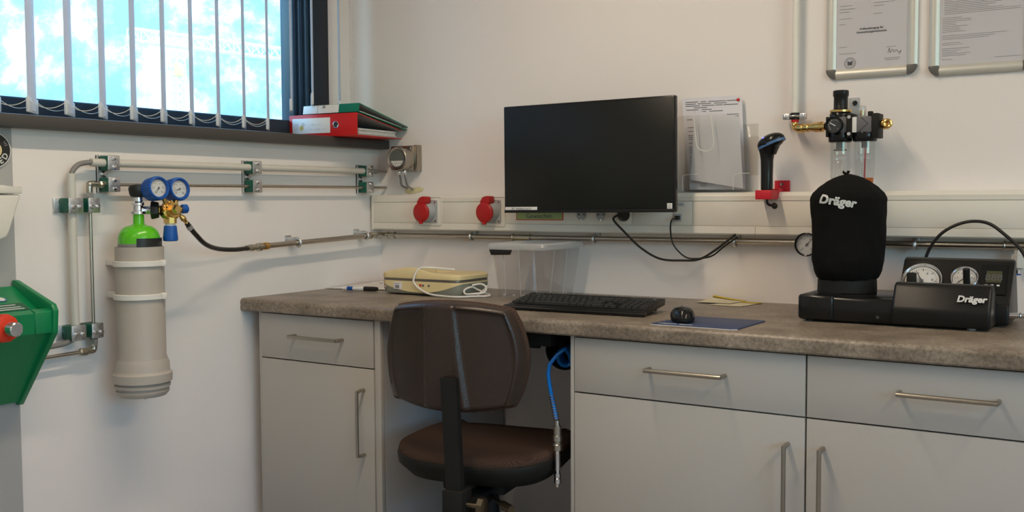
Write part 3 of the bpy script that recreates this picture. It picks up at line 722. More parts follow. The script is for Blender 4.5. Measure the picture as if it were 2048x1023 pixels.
# dispenser
dp = thing('wall_dispenser', 'white plastic dispenser box at the left edge above the green panel', 'dispenser', (.06, -1.55, .99))
B().prism([(-1.70, .993), (-1.492, .993), (-1.478, .998), (-1.470, 1.012), (-1.438, 1.102), (-1.70, 1.102)], 'x', .010, .075, .006, 3).build('box', 'white_plastic', dp)
B().prism([(-1.70, 1.104), (-1.437, 1.104), (-1.437, 1.121), (-1.485, 1.121), (-1.50, 1.127), (-1.70, 1.127)], 'x', .008, .079, .003).build('lid', 'white_plastic', dp)
# round sticker sign
ds = thing('round_black_sticker', 'round black sticker with white letters on the left wall', 'sticker', (.008, -1.468, 1.212))
DC = Vector((.0085, -1.466, 1.211))
B().lathe(DC, (1, 0, 0), [(0, .044), (.0012, .044)], 48).build('white_edge', 'paper_white', ds)
B().lathe(DC+Vector((.0012, 0, 0)), (1, 0, 0), [(0, .0415), (.0008, .0415)], 48).build('black_disc', 'disk_black', ds)
B().lathe(DC+Vector((.0020, 0, 0)), (1, 0, 0), [(0, .020), (.0006, .020)], 40).build('centre_ring', 'ivory', ds)
B().lathe(DC+Vector((.0026, -.001, .002)), (1, 0, 0), [(0, .0155), (.0005, .0155)], 40).build('centre', 'pad', ds)
for ch, a in (('D', 118), ('E', 147), ('I', 170)):
    an = radians(a); d = Vector((0, sin(an), cos(an))); rt_ = Vector((0, -cos(an), sin(an)))
    text(ch, .020, DC+Vector((.0026, 0, 0))+d*.0375, -Vector((0, cos(an), -sin(an))), -d, 'white_print', ds, align='CENTER', bold=.0005)
for k in range(3):
    an = radians(52+k*8); d = Vector((0, sin(an), cos(an))); text('l', .010, DC+Vector((.0026, 0, 0))+d*.030, Vector((0, cos(an), -sin(an))), d, 'white_print', ds, align='CENTER')

# ------------------------------------------------------------ binders on the sill
def binder(lab, ox, oy, oz, ang, L, D, H, m, lmat, cat='ring binder', tip=0., wedge=.35, swap=False):
    """spine runs local +x from the origin, depth local +y"""
    t = thing('ring_binder', lab, cat, (ox, oy, oz), ang, 'ring binders on the window sill')
    T = .0028; Hb = H*wedge
    RM = ROOTM[t.name] @ Matrix.Rotation(tip, 4, 'X')
    def bd(b, n, mm, p, **k): return b.xf(RM).build(n, mm, p, **k)
    bd(B().box((0, -.0005, 0), (L, T, H), .0012), 'spine', m, t)
    bd(B().box((0, 0, 0), (L, D, T), .001), 'bottom_cover', m, t)
    dz = (Hb-H)/D
    bd(B().ring([[Vector((0, 0, H-T)), Vector((L, 0, H-T)), Vector((L, 0, H)), Vector((0, 0, H))], [Vector((0, D, Hb-T)), Vector((L, D, Hb-T)), Vector((L, D, Hb)), Vector((0, D, Hb))]]), 'top_cover', m, t, smooth=False)
    bd(B().box((.002, .006, T), (L-.002, D-.004, T+.0008)).ring([[Vector((.002, .004, H-T-.0012)), Vector((L-.002, .004, H-T-.0012)), Vector((L-.002, .004, H-T)), Vector((.002, .004, H-T))], [Vector((.002, D-.003, Hb-T-.0012)), Vector((L-.002, D-.003, Hb-T-.0012)), Vector((L-.002, D-.003, Hb-T)), Vector((.002, D-.003, Hb-T))]]), 'cover_lining', 'ink_grey', t, smooth=False)
    # paper stack, a few sheaves
    zz = T+.001; hmax = Hb-T-.004
    k = 0
    while zz < min(hmax, H*.5):
        e = random.uniform(-.003, .003); tt = random.uniform(.002, .0045)
        bd(B().box((.012+e, .022, zz), (L-.010+e, D-.020+e, zz+tt-.0006)), 'sheaf', 'paper_edges', t, smooth=False); zz += tt; k += 1
        if k > 9: break
    return t, RM
rb_, RM = binder('red ring binder lying on the sill, underneath the green one', -.138, -.316, ST+.0005, .09, .288, .266, .076, 'red', None, wedge=.42)
def loc(RM, *p): return RM @ Vector(p)
lb = B().box((.014, -.0012, .012), (.176, -.0004, .064), .0003).xf(RM).build('spine_label', 'paper_white', rb_)
o_ = RM.to_3x3()
B().torus((.200, -.0008, .038), (0, 1, 0), .0105, .0018, 28, 8).xf(RM).build('finger_ring', 'chrome', rb_)
B().lathe((.200, -.0002, .038), (0, -1, 0), [(0, .0098), (.0006, .0098)], 24).xf(RM).build('finger_hole', 'gap', rb_)
B().lathe((.054, -.0010, .031), (0, -1, 0), [(0, .009), (.0008, .009)], 8).xf(RM).build('emblem', 'yellow', lb).data.materials[0] = mat('emblem', (.55, .42, .12, 1), .6, var=.4, scale=400)
B().torus((.061, -.0014, .043), (0, 1, 0), .0045, .0009, 16, 6).xf(RM).build('emblem_ring', 'ink_grey', lb)
for i, (x0, x1, z0, z1) in enumerate(((.024, .044, .020, .048), (.090, .150, .038, .045), (.088, .160, .022, .030))):
    b = B(); n = int((x1-x0)/.0035)
    for k in range(n): b.box((x0+k*.0035, -.0016, z0+random.uniform(0, .003)), (x0+k*.0035+.0014, -.0011, z1-random.uniform(0, .008)))
    b.xf(RM).build('print', mat('faint_ink', (.50, .49, .48, 1), .8) if i == 0 else 'faint_ink', lb, smooth=False)
gb_, RM2 = binder('green and white ring binder leaning on top of the red binder', -.088, -.300, ST+.0790, .06, .240, .285, .030, 'green_file', None, tip=-.165, wedge=.45)
B().box((.0, -.0014, .001), (.155, -.0004, .029), .0003).xf(RM2).build('spine_label', 'paper_white', gb_)
B().box((.064, -.0018, .001), (.0655, -.0012, .029)).box((.085, -.0018, .018), (.097, -.0012, .027)).xf(RM2).build('print', 'ink_grey', gb_)

# ------------------------------------------------------------ monitor
mo = thing('computer_monitor', 'wide flat black computer monitor on a wall arm, switched off', 'monitor', (.95, -.18, 1.2))
MR = Matrix.Translation((.953, -.18, 1.210)) @ Matrix.Rotation(radians(-.35), 4, 'Y')
mw, mh = .583, .334
B().box((-mw/2, 0, -mh/2), (mw/2, .022, mh/2), .004).box((-.20, .02, -.12), (.20, .045, .12), .015).xf(MR).build('casing', 'black_gloss', mo)
B().box((-mw/2+.006, -.0006, -mh/2+.010), (mw/2-.006, .004, mh/2-.006), .0004).xf(MR).build('screen', 'screen', mo)
B().box((-mw/2+.001, -.002, -mh/2), (mw/2-.001, .004, -mh/2+.009), .001).xf(MR).build('lower_bezel', 'black_sheen', mo)
l_ = B().box((-mw/2+.004, -.0016, -mh/2+.006), (-mw/2+.122, -.0006, -mh/2+.0185), .0003).xf(MR).build('name_label', 'paper_white', mo)
text('PC WERKSTATT', .0102, MR @ Vector((-mw/2+.065, -.0019, -mh/2+.0088)), (1, 0, 0), (0, 0, 1), 'ink', l_, align='CENTER')
l2 = B().box((mw/2-.024, -.0016, -mh/2+.010), (mw/2-.008, -.0006, -mh/2+.026), .0003).xf(MR).build('small_sticker', 'paper_white', mo)
b = B()
for k in range(3): b.box((mw/2-.021, -.0019, -mh/2+.013+k*.004), (mw/2-.011, -.0015, -mh/2+.0145+k*.004))
b.xf(MR).build('print', 'ink_grey', l2)
B().box((.90, -.135, 1.17), (1.0, -.125, 1.27), .002).cyl((.95, -.125, 1.22), (.95, -.03, 1.22), .018, n=16).box((.91, -.03, 1.16), (.99, 0, 1.28), .003).build('wall_bracket', 'black_matte', mo)
def cable(lab, pts, r, m, cat='cable', name='cable', parts=None, g=None):
    o = B().tube(pts, r, 8, True, 8).build(name, m); tag(o, lab, cat, g); return o
pc = thing('power_cable', 'black power cable looping left under the monitor to the tied end', 'cable', (1.02, -.09, 1.03))
B().tube([(1.012, -.085, 1.033), (1.008, -.10, 1.020), (1.038, -.09, .985), (1.088, -.075, .935), (1.150, -.07, .903), (1.225, -.07, .900), (1.275, -.07, .905), (1.32, -.07, .930), (1.36, -.07, .960), (1.385, -.068, .980)], .0034, 8).build('cord', 'rubber', pc)
B().lathe((1.025, -.060, 1.034), (0, -1, 0), [(0, .019), (.012, .019), (.022, .012), (.03, .008)], 24).build('plug', 'rubber', pc)
nc = thing('network_cable', 'thin black cable from the data socket joining the loop', 'cable', (1.2, -.07, 1.02))
B().tube([(1.206, -.066, 1.027), (1.200, -.10, 1.020), (1.190, -.085, .985), (1.196, -.075, .945), (1.226, -.065, .912), (1.26, -.062, .906), (1.31, -.062, .915), (1.35, -.062, .945), (1.389, -.061, .972)], .0024, 8).build('cord', 'rubber', nc)
B().box((1.200, -.078, 1.021), (1.212, -.0642, 1.033), .001).build('plug', 'rubber', nc)

# ------------------------------------------------------------ acrylic document holder
dh = thing('document_holder', 'clear acrylic document holder on the wall right of the monitor', 'document holder', (1.31, -.03, 1.10))
B().box((1.200, -.006, 1.105), (1.428, -.002, 1.300), .001).build('back_sheet', 'acrylic', dh)
B().box((1.222, -.058, 1.1045), (1.410, -.004, 1.1085), .001).build('base_sheet', 'acrylic', dh)
B().ring([[Vector((1.222, -.058, 1.106)), Vector((1.405, -.058, 1.106)), Vector((1.405, -.061, 1.106)), Vector((1.222, -.061, 1.106))], [Vector((1.205, -.085, 1.325)), Vector((1.400, -.085, 1.325)), Vector((1.400, -.088, 1.325)), Vector((1.205, -.088, 1.325))]]).build('front_sheet', 'acrylic', dh, smooth=False)
for x0, x1 in ((1.405, 1.430),):
    B().prism([(-.004, 1.150), (-.075, 1.150), (-.085, 1.255), (-.060, 1.262), (-.004, 1.262)], 'x', 1.428, 1.431).build('side_sheet', 'acrylic', dh, smooth=False)
    B().tube([(1.392, -.03, 1.365), (1.404, -.05, 1.335), (1.413, -.07, 1.290), (1.430, -.078, 1.264)], .0016, 6).build('side_edge', 'acrylic', dh)
B().tube([(1.264, -.091, 1.325), (1.268, -.089, 1.275), (1.274, -.088, 1.235), (1.290, -.087, 1.222), (1.310, -.087, 1.222), (1.324, -.088, 1.238), (1.322, -.089, 1.275), (1.316, -.091, 1.325)], .0013, 6).build('grip_slot', 'clip_white', dh)
for x in (1.218, 1.375): B().tube([(x, -.062, 1.108), (x+.001, -.066, 1.143), (x+.010, -.067, 1.153), (x+.05, -.068, 1.155)], .0011, 6).build('pocket_edge', 'clip_white', dh)
def sheet(n, lab, c, m, y0, y1, lines=0, grp=None):
    t = thing(n, lab, 'paper', ((c[0][0]+c[2][0])/2, y0, c[0][1]), 0, grp)
    def P(x, z, off=0):
        zz0, zz1 = c[0][1], c[2][1]; k = (z-zz0)/(zz1-zz0); return Vector((x, y0+(y1-y0)*k-off, z))
    q = [P(*p) for p in c]; q2 = [P(p[0], p[1], -.0008) for p in c]
    o = B().ring([q, q2]).build('sheet', m, t, smooth=False)
    if lines:
        b = B(); L = (q[0], q[1], q[2], q[3])
        for k in range(lines):
            v = .04+.93*k/lines; a = L[0].lerp(L[3], v); e = L[1].lerp(L[2], v)
            x = random.choice((.06, .06, .20)); 
            while x < .92:
                wd = random.uniform(.06, .3); x2 = min(.94, x+wd); h = .0013 if k < lines*.75 else .0018
                p0 = a.lerp(e, x)+Vector((0, -.0006, 0)); p1 = a.lerp(e, x2)+Vector((0, -.0006, 0)); b.quad(p0, p1, p1+Vector((0, 0, h)), p0+Vector((0, 0, h))); x = x2+random.uniform(.01, .06)
                if random.random() < .15: break
        b.build('print_line', 'ink', o, smooth=False, kind='stuff')
    return t
sheet('printed_sheet', 'densely printed sheet standing in the document holder', [(1.228, 1.110), (1.400, 1.110), (1.383, 1.382), (1.195, 1.384)], 'paper', -.030, -.020, 44)
sheet('blank_sheet', 'tilted blank white sheet in front of the printed sheet', [(1.238, 1.139), (1.400, 1.112), (1.392, 1.318), (1.258, 1.341)], 'paper', -.052, -.066)
B().lathe((1.373, -.021, 1.370), (0, -1, 0), [(0, .005), (.003, .004), (.004, 0)], 12).build('drawing_pin', 'red', dh)

# ------------------------------------------------------------ handheld scanner in red holder
rh = thing('scanner_holder', 'red plastic bracket on the trunking holding the handheld scanner', 'holder', (1.49, -.05, 1.09))
B().box((1.478, -.006, 1.100), (1.522, -.001, 1.134), .0012).build('wall_plate', 'red_holder', rh)
b = B()
for z in (1.123, 1.108): b.cyl((1.500, -.006, z), (1.500, -.009, z), .0045, n=12)
b.build('screw', 'chrome', rh)
B().box((1.463, -.128, 1.080), (1.508, -.062, 1.106), .002).box((1.478, -.064, 1.084), (1.508, -.004, 1.110), .002).build('cradle', 'red_holder', rh)
sc = thing('handheld_scanner', 'black handheld scanner upright in the red bracket', 'scanner', (1.493, -.10, 1.1))
hx, hy = 1.486, -.097
B().lathe((hx, hy, 0), (0, 0, 1), [(1.104, .013), (1.108, .0165), (1.150, .0165), (1.190, .0175), (1.206, .020), (1.222, .024)], 24).xf(Matrix()).build('grip', 'black_gloss', sc)
HR = Matrix.Translation((hx+.012, hy-.004, 1.240)) @ Matrix.Rotation(radians(-22), 4, 'Y')
B().sphere((0, 0, 0), (.040, .027, .022), 28, 16).xf(HR).build('head', 'black_gloss', sc)
b = B(); b.ring([[Vector((.0405*cos(t), .0275*sin(t), h)) for t in [2*pi*k/36 for k in range(36)]] for h in (-.010, -.003)]); b.xf(HR).build('blue_band', 'blue_band', sc)
b = B().lathe((hx+.006, hy, 0), (0, 0, 1), [(1.205, .019), (1.222, .026), (1.234, .032)], 28).build('neck', 'black_gloss', sc)
B().sphere((-.012, -.016, .0165), (.004, .003, .002), 10, 6).xf(HR).build('status_light', mat('led_blue', (.2, .2, 1, 1), .3, emit=1.5), sc)
B().tube([(hx, hy, 1.082), (hx+.002, hy, 1.070), (hx+.010, hy-.002, 1.064), (hx+.022, hy-.004, 1.063)], .0036, 8).sphere((hx+.024, hy-.004, 1.062), .009, 12, 8).build('cord_stub', 'rubber', sc)

# ------------------------------------------------------------ cream riser pipe and air preparation unit
rp = thing('riser_pipe', 'cream vertical air pipe coming down the back wall', 'pipe', (1.543, -.03, 1.32))
B().cyl((1.543, -.03, 1.318), (1.543, -.03, 2.6), .0098, n=20).build('pipe', 'pipe_cream', rp)
k = B().torus((1.543, -.03, 1.3125), (0, 0, 1), .0125, .0045, 24, 8).cyl((1.543, -.03, 1.304), (1.543, -.03, 1.3225), .0125, n=20)
k.build('rubber_insert', 'rubber', rp)
B().torus((1.543, -.03, 1.3125), (0, 0, 1), .0150, .0035, 24, 6).box((1.510, -.038, 1.304), (1.530, -.024, 1.321), .002).box((1.557, -.038, 1.304), (1.576, -.024, 1.321), .002).build('pipe_clamp', 'zinc', rp)
b = B()
for x in (1.516, 1.570): b.lathe((x, -.038, 1.3125), (0, -1, 0), [(0, .006), (.004, .0055), (.005, .003)], 10)
b.build('clamp_screw', 'chrome', rp)
B().cyl((1.543, -.03, 1.296), (1.543, -.03, 1.305), .0105, n=16).build('red_ring', 'red', rp)
B().tube([(1.543, -.03, 1.298), (1.543, -.031, 1.288), (1.547, -.036, 1.280), (1.556, -.045, 1.277), (1.566, -.052, 1.277)], .0098, 14).lathe((1.560, -.050, 1.277), (1, -.45, 0), [(0, .010), (.002, .0125), (.016, .0125), (.018, .009), (.024, .009), (.026, .0115), (.036, .0115), (.038, .0085), (.044, .0085), (.046, .011), (.058, .011), (.060, .014), (.082, .0145), (.086, .011), (.096, .011)], 12).build('brass_fitting', 'brass', rp)
fr = thing('air_service_unit', 'black and grey twin air filter regulator with clear bowls on the wall', 'air regulator', (1.72, -.10, 1.27))
FYc = -.10
def body_block(x0, x1, z0, z1, m, n, y0=-.128, y1=-.07, bev=.004): return B().box((x0, y0, z0), (x1, y1, z1), bev).build(n, m, fr)
mat('frl_grey', (.13, .125, .13, 1), .5)
body_block(1.662, 1.713, 1.256, 1.299, 'frl_grey', 'regulator_block'); body_block(1.724, 1.775, 1.254, 1.297, 'frl_grey', 'lubricator_block')
body_block(1.711, 1.726, 1.242, 1.306, 'black_matte', 'joining_bracket', -.131, -.066, .002)
body_block(1.774, 1.792, 1.240, 1.304, 'black_matte', 'end_plate', -.126, -.070, .002)
body_block(1.655, 1.663, 1.246, 1.300, 'black_matte', 'end_plate', -.124, -.072, .002)
b = B()
for z in (1.252, 1.296): b.cyl((1.7185, -.131, z), (1.7185, -.134, z), .0045, n=12)
b.build('bracket_screw', 'zinc', fr)
for x in (1.688, 1.752):
    B().lathe((x, FYc, 0), (0, 0, 1), [(1.256, .030), (1.252, .031), (1.236, .031), (1.232, .0285)], 36).build('bowl_collar', 'black_gloss', fr)
B().lathe((1.688, FYc, 0), (0, 0, 1), [(1.298, .029), (1.306, .029), (1.311, .026), (1.314, .024)], 36).build('upper_collar', 'black_gloss', fr)
B().lathe((1.688, FYc, 0), (0, 0, 1), [(1.312, .0285), (1.317, .0285), (1.319, .025)], 36).build('brass_ring', 'brass', fr)
B().lathe((1.688, FYc, 0), (0, 0, 1), [(1.318, .018), (1.322, .0185), (1.324, .0175), (1.352, .0175), (1.356, .0195), (1.368, .0195), (1.370, .018), (1.370, 0)], 36, rib=.045).build('pressure_knob', 'black_sheen', fr)
B().box((1.684, -.004, 1.310), (1.712, -.001, 1.358), .001).box((1.684, -.08, 1.312), (1.688, -.002, 1.327)).build('mounting_angle', 'socket_grey', fr)
B().cyl((1.702, -.004, 1.343), (1.702, -.009, 1.343), .007, n=12).build('angle_screw', 'chrome', fr)
for x, n in ((1.688, 'filter_bowl'), (1.752, 'lubricator_bowl')):
    bw = B().lathe((x, FYc, 0), (0, 0, 1), [(1.236, .0255), (1.20, .0255), (1.1995, .0262), (1.198, .0255), (1.186, .0253), (1.185, .0262), (1.183, .0253), (1.14, .0245), (1.125, .021), (1.118, .010), (1.118, 0)], 36, cap=False).build(n, 'bowl_glass', fr)
B().cyl((1.688, FYc, 1.236), (1.688, FYc, 1.214), .011, n=16).cyl((1.688, FYc, 1.213), (1.688, FYc, 1.210), .017, n=16).build('filter_core', 'black_matte', fr)
B().cyl((1.752, FYc, 1.236), (1.752, FYc, 1.216), .009, n=16).build('drip_core', 'black_matte', fr)
B().cyl((1.754, FYc, 1.216), (1.752, FYc, 1.130), .0022, n=8).build('siphon_tube', 'red_socket', fr)
B().cyl((1.752, FYc, 1.121), (1.752, FYc, 1.136), .0222, .0235, 28).build('oil_fill', 'oil', fr)
B().lathe((1.744, FYc, 0), (0, 0, 1), [(1.297, .013), (1.300, .013), (1.302, .0105), (1.318, .0105), (1.326, .0095), (1.327, 0)], 20).build('sight_dome', 'bowl_glass', fr)
B().cyl((1.744, FYc, 1.300), (1.744, FYc, 1.314), .006, n=12).build('sight_glass_core', 'brass', fr)
B().box((1.760, -.108, 1.297), (1.772, -.094, 1.311), .002).build('filler_plug', 'black_matte', fr)
B().box((1.726, -.1292, 1.2555), (1.737, -.1278, 1.2955), .0003).build('type_label', 'paper_white', fr)
b = B().tube([(1.742, -.1284, 1.2565), (1.766, -.1284, 1.2775), (1.748, -.1284, 1.2955)], .0006, 4, False).build('chevron', 'black_matte', fr)
B().lathe((1.790, FYc, 1.276), (1, -.15, 0), [(0, .010), (.008, .010), (.009, .014), (.022, .014), (.024, .010), (.026, .010)], 16).torus((1.812, -.114, 1.276), (.15, -1, 0), .0085, .0045, 20, 8).build('outlet_fitting', 'brass', fr)
gc = Vector((1.683, -.128, 1.276))
gauge_case(fr, gc, (-.12, -1, 0), .0225, .016, 'black_gloss', 'gauge_case')
mat('dial_dark', (.045, .045, .05, 1), .4)
B().lathe(gc+Vector((-.0012, -.0095, 0)), (-.12, -1, 0), [(0, .020), (.0006, .020)], 36).build('gauge_face', 'dial_dark', fr)
b = B()
for k in range(16):
    a = radians(-135+k*18); b.box((-.0005, -.0004, .0125), (.0005, 0, .0165 if k % 3 == 0 else .0150), 0, Matrix.Rotation(a, 3, 'Y'), (0, 0, 0))
b.box((-.0012, -.0012, -.004), (.0012, -.0004, .014), 0, Matrix.Rotation(radians(-60), 3, 'Y'), (0, 0, 0))
b.xf(Matrix.Translation(gc+Vector((-.0014, -.0110, 0)))).build('gauge_marks', 'white_print', fr, smooth=False)

# ------------------------------------------------------------ wall frames
def snap_frame(lab, x0, x1, z0, kind):
    z1 = z0+.345
    t = thing('poster_frame', lab, 'picture frame', ((x0+x1)/2, -.01, z0), 0, 'aluminium snap frames on the back wall')
    W_ = .027
    def bar(a, b2, horiz):
        pr = []
        for k in range(9):
            s = k/8; pr.append((s*W_, -.004-.009*sin(pi*(.12+.80*s))))
        pr = [(0, -.001)]+pr+[(W_, -.001)]
        bb = B()
        if horiz == 'b': bb.ring([[Vector((x, p[1], z0+p[0])) for p in pr] for x in (x0+.024, x1-.024)])
        if horiz == 't': bb.ring([[Vector((x, p[1], z1-p[0])) for p in pr] for x in (x0+.024, x1-.024)])
        if horiz == 'l': bb.ring([[Vector((x0+p[0], p[1], z)) for p in pr] for z in (z0+.024, z1-.024)])
        if horiz == 'r': bb.ring([[Vector((x1-p[0], p[1], z)) for p in pr] for z in (z0+.024, z1-.024)])
        return bb
    for h in 'bltr': bar(0, 0, h).build('frame_rail', mat('frame_alu', (.62, .60, .54, 1), .38, metal=.35, var=.02) if 'frame_alu' not in M else 'frame_alu', t)
    for cx_, sx in ((x0, 1), (x1, -1)):
        for cz, sz in ((z0, 1), (z1, -1)):
            pts = [(W_, 0), (W_, W_), (0, W_)]+[(W_*(1-cos(a)), W_*(1-sin(a))) for a in [radians(q) for q in range(0, 91, 15)]][0:]
            poly = [(W_, W_), (0.0, W_)]+[(W_*(1-cos(radians(q))), W_*(1-sin(radians(q)))) for q in range(15, 90, 15)]+[(W_, 0)]
            B().prism([(cx_+sx*p[0], cz+sz*p[1]) for p in poly], 'y', -.0145, -.001, .003).build('corner_cap', mat('cap_grey', (.115, .11, .10, 1), .4) if 'cap_grey' not in M else 'cap_grey', t)
    px0, px1, pz0, pz1 = x0+.020, x1-.020, z0+.018, z1-.018
    s = B().box((px0, -.0050, pz0), (px1, -.0035, pz1)).build('certificate' if kind == 1 else 'notice_sheet', 'paper', t, smooth=False)
    b = B(); PW = px1-px0
    def ln(u0, u1, z, h=.0011): b.box((px0+PW*u0, -.0056, z), (px0+PW*u1, -.0050, z+h))
    if kind == 1:
        zt = pz0
        for u0, u1, dz in ((.07, .18, .068), (.07, .30, .050), (.70, .82, .060), (.67, .88, .030), (.69, .86, .0255), (.07, .15, .130), (.07, .24, .145), (.52, .64, .152), (.07, .20, .163), (.07, .28, .171), (.07, .24, .180), (.52, .66, .173), (.52, .80, .181)): ln(u0, u1, zt+dz)
        b.build('text_line', 'ink_grey', s, smooth=False)
        text('Aufbaulehrgang für', .0082, (px0+PW*.50, -.0056, zt+.112), (1, 0, 0), (0, 0, 1), 'ink', s, align='CENTER', bold=.0001)
        text('Atemschutzgerätewarte', .0082, (px0+PW*.50, -.0056, zt+.103), (1, 0, 0), (0, 0, 1), 'ink', s, align='CENTER', bold=.0001)
        q = (px0+PW*.22, -.0054, zt+.024)
        k = B().torus(q, (0, 1, 0), .0145, .0009, 32, 6).torus(q, (0, 1, 0), .0105, .0005, 32, 6).build('seal', 'ink_grey', s)
        B().prism([(q[0]-.006, q[2]-.006), (q[0]+.006, q[2]-.006), (q[0]+.007, q[2]+.006), (q[0], q[2]+.003), (q[0]-.007, q[2]+.006)], 'y', -.0058, -.0052).build('seal_crest', 'ink', k, smooth=False)
        B().tube([(q[0]+.100, -.0056, q[2]+.020), (q[0]+.104, -.0056, q[2]+.032), (q[0]+.106, -.0056, q[2]+.020), (q[0]+.112, -.0056, q[2]+.029), (q[0]+.116, -.0056, q[2]+.021), (q[0]+.122, -.0056, q[2]+.027), (q[0]+.127, -.0056, q[2]+.020), (q[0]+.134, -.0056, q[2]+.024), (q[0]+.129, -.0056, q[2]+.014)], .0005, 4).build('signature', 'ink', s)
    else:
        z = pz0+.190; i = 0
        while z > pz0+.030:
            if i in (12, 21, 24, 26): z -= .0055
            ind_ = .04 if 2 < i < 12 else .02
            ln(ind_+.04, random.uniform(.55, .93) if i < 12 or i in (21, 22, 23) else random.uniform(.2, .4), z, .0009); z -= .0045; i += 1
        ln(.66, .95, pz0+.021, .0009); ln(.06, .18, pz0+.023, .0009)
        b.build('text_line', 'ink_grey', s, smooth=False, kind='stuff')
    B().box((px0+.001, -.0066, pz0+.001), (px1-.001, -.0060, pz1-.001)).build('cover_foil', 'dial_glass', t, smooth=False)
snap_frame('aluminium snap frame with a certificate, signature and round seal', 1.622, 1.863, 1.411, 1)
snap_frame('aluminium snap frame with a page of small text, rightmost', 1.890, 2.142, 1.402, 2)

# ------------------------------------------------------------ things on the worktop
# storage bin
sb_ = thing('storage_bin', 'clear plastic storage bin with a lid beside the keyboard', 'storage bin', (.82, -.15, CT))
def rrect(x0, x1, y0, y1, z, r, n=5):
    P = []
    for cx_, cy_, a0 in ((x1-r, y1-r, 0), (x0+r, y1-r, 90), (x0+r, y0+r, 180), (x1-r, y0+r, 270)):
        for k in range(n+1):
            a = radians(a0+90*k/n); P.append(Vector((cx_+r*cos(a), cy_+r*sin(a), z)))
    return P
lo = rrect(.702, .856, -.284, -.068, CT+.001, .018); hi = rrect(.684, .873, -.303, -.050, .936, .024)
lo2 = rrect(.704, .854, -.282, -.070, CT+.004, .018); hi2 = rrect(.686, .871, -.301, -.052, .936, .024)
B().ring([lo, hi, hi2, lo2]).build('tub', 'bin_plastic', sb_)
B().ring([rrect(.676, .881, -.311, -.045, .932, .028), rrect(.674, .883, -.313, -.044, .940, .028), rrect(.676, .881, -.311, -.045, .949, .028), rrect(.688, .869, -.299, -.057, .951, .026), rrect(.696, .861, -.291, -.065, .944, .02)]).build('lid', 'lid_plastic', sb_)
B().prism([(.694, .932), (.772, .932), (.766, .917), (.701, .915)], 'y', -.317, -.306, .0015).build('clip', 'rubber', sb_)
b = B()
for x in (.735, .790, .845): b.tube([(x, -.2865, CT+.010), (x+.002, -.3035, .928)], .0011, 6, False)
for y in (-.23, -.15): b.tube([(.8585, y, CT+.010), (.8745, y, .928)], .0011, 6, False)
b.build('rib', 'lid_plastic', sb_)
b = B()
for x in (.725, .76, .795, .83): b.sphere((x, -.280, CT+.012), .004, 8, 6)
for y in (-.24, -.18, -.12): b.sphere((.852, y, CT+.012), .004, 8, 6)
b.build('foot_bump', 'lid_plastic', sb_)

# ivory laminating machine
lm = thing('laminator', 'cream and grey laminating machine with white cable on the worktop corner', 'laminator', (.40, -.25, CT))
LX0, LX1, LY0, LY1 = .278, .590, -.335, -.150
def lam_ring(z, ins, r=.03): return rrect(LX0+ins, LX1-ins, LY0+ins, LY1-ins, z, r)
rings = [lam_ring(CT+.003, .010), lam_ring(CT+.006, .004), lam_ring(CT+.020, .0), lam_ring(CT+.046, .0)]
B().ring(rings).build('base', 'ivory_grey', lm)
def arc_front(x):  # lower edge of the cream shell
    k = (x-LX0)/(LX1-LX0); return CT+.010+.030*abs(2*k-1)**2.2
up_ = rrect(LX0-.001, LX1+.001, LY0-.001, LY1+.001, 0, .031, 6)
def dens(P, n=6):
    Q = []
    for i in range(len(P)):
        a, c = P[i], P[(i+1) % len(P)]
        m = n if (c-a).length > .05 else 1
        for k in range(m): Q.append(a.lerp(c, k/m))
    return Q
U = dens(up_, 14)
def zset(P, f, ins=0):
    c = Vector(((LX0+LX1)/2, (LY0+LY1)/2, 0)); R = []
    for p in P:
        d = Vector((p.x-c.x, p.y-c.y, 0)); q = c+d*(1-ins); R.append(Vector((q.x, q.y, f(p.x) if f.__code__.co_argcount == 1 else f(p.x, q.y))))
    return R
B().ring([zset(U, arc_front), zset(U, lambda x: CT+.0445), zset(U, lambda x: CT+.0455, .03)]).build('lower_shell', 'ivory', lm)
def hump(x, y=LY0, o=0.):
    k = (x-LX0)/(LX1-LX0); d = (y-LY0)/(LY1-LY0); return CT+.069+.020*math.exp(-((k-.38)/.26)**2)*max(0, 1-1.15*d)**.8+.002*math.exp(-((k-.85)/.1)**2)+o
B().ring([zset(U, lambda x: CT+.0535, .03), zset(U, lambda x: CT+.0535), zset(U, lambda x: CT+.058, -.003), zset(U, lambda x, y: hump(x, y, -.005), .0), zset(U, lambda x, y: hump(x, y), .03), zset(U, lambda x, y: hump(x, y), .2), zset(U, lambda x, y: hump(x, y), .5), zset(U, lambda x, y: hump(x, y), .8), zset(U, lambda x, y: hump(x, y), .97)]).build('upper_shell', 'ivory', lm)
B().ring([zset(U, lambda x: CT+.046, .012), zset(U, lambda x: CT+.050, .008), zset(U, lambda x: CT+.0525, .012)]).build('feed_slot', 'slot_metal', lm)
lb = B().box((.335, LY0-.0016, CT+.0175), (.368, LY0-.0008, CT+.040), .0003).build('inventory_sticker', 'paper', lm)
b = B().box((.339, LY0-.0020, CT+.035), (.364, LY0-.0014, CT+.0362))
for k in range(8): b.box((.343+k*.002, LY0-.0020, CT+.021), (.3440+k*.002, LY0-.0014, CT+.031))
b.build('print', 'ink', lb)
for x in (.455, .478): B().lathe((x, LY0-.0008, CT+.033), (0, -1, 0), [(0, .0036), (.0022, .0034), (.0022, 0)], 14).build('button', 'ink', lm)
B().box((.440, LY0-.0016, CT+.030), (.448, LY0-.0008, CT+.037)).build('status_mark', 'red', lm)
B().box((.275, LY0-.0014, CT+.033), (.290, LY0-.0008, CT+.0352)).build('print', 'ink_grey', lm)
B().lathe((.300, LY0-.0008, CT+.025), (0, -1, 0), [(0, .004), (.001, .004)], 14).build('round_mark', mat('mark_pink', (.6, .4, .3, 1), .5), lm)
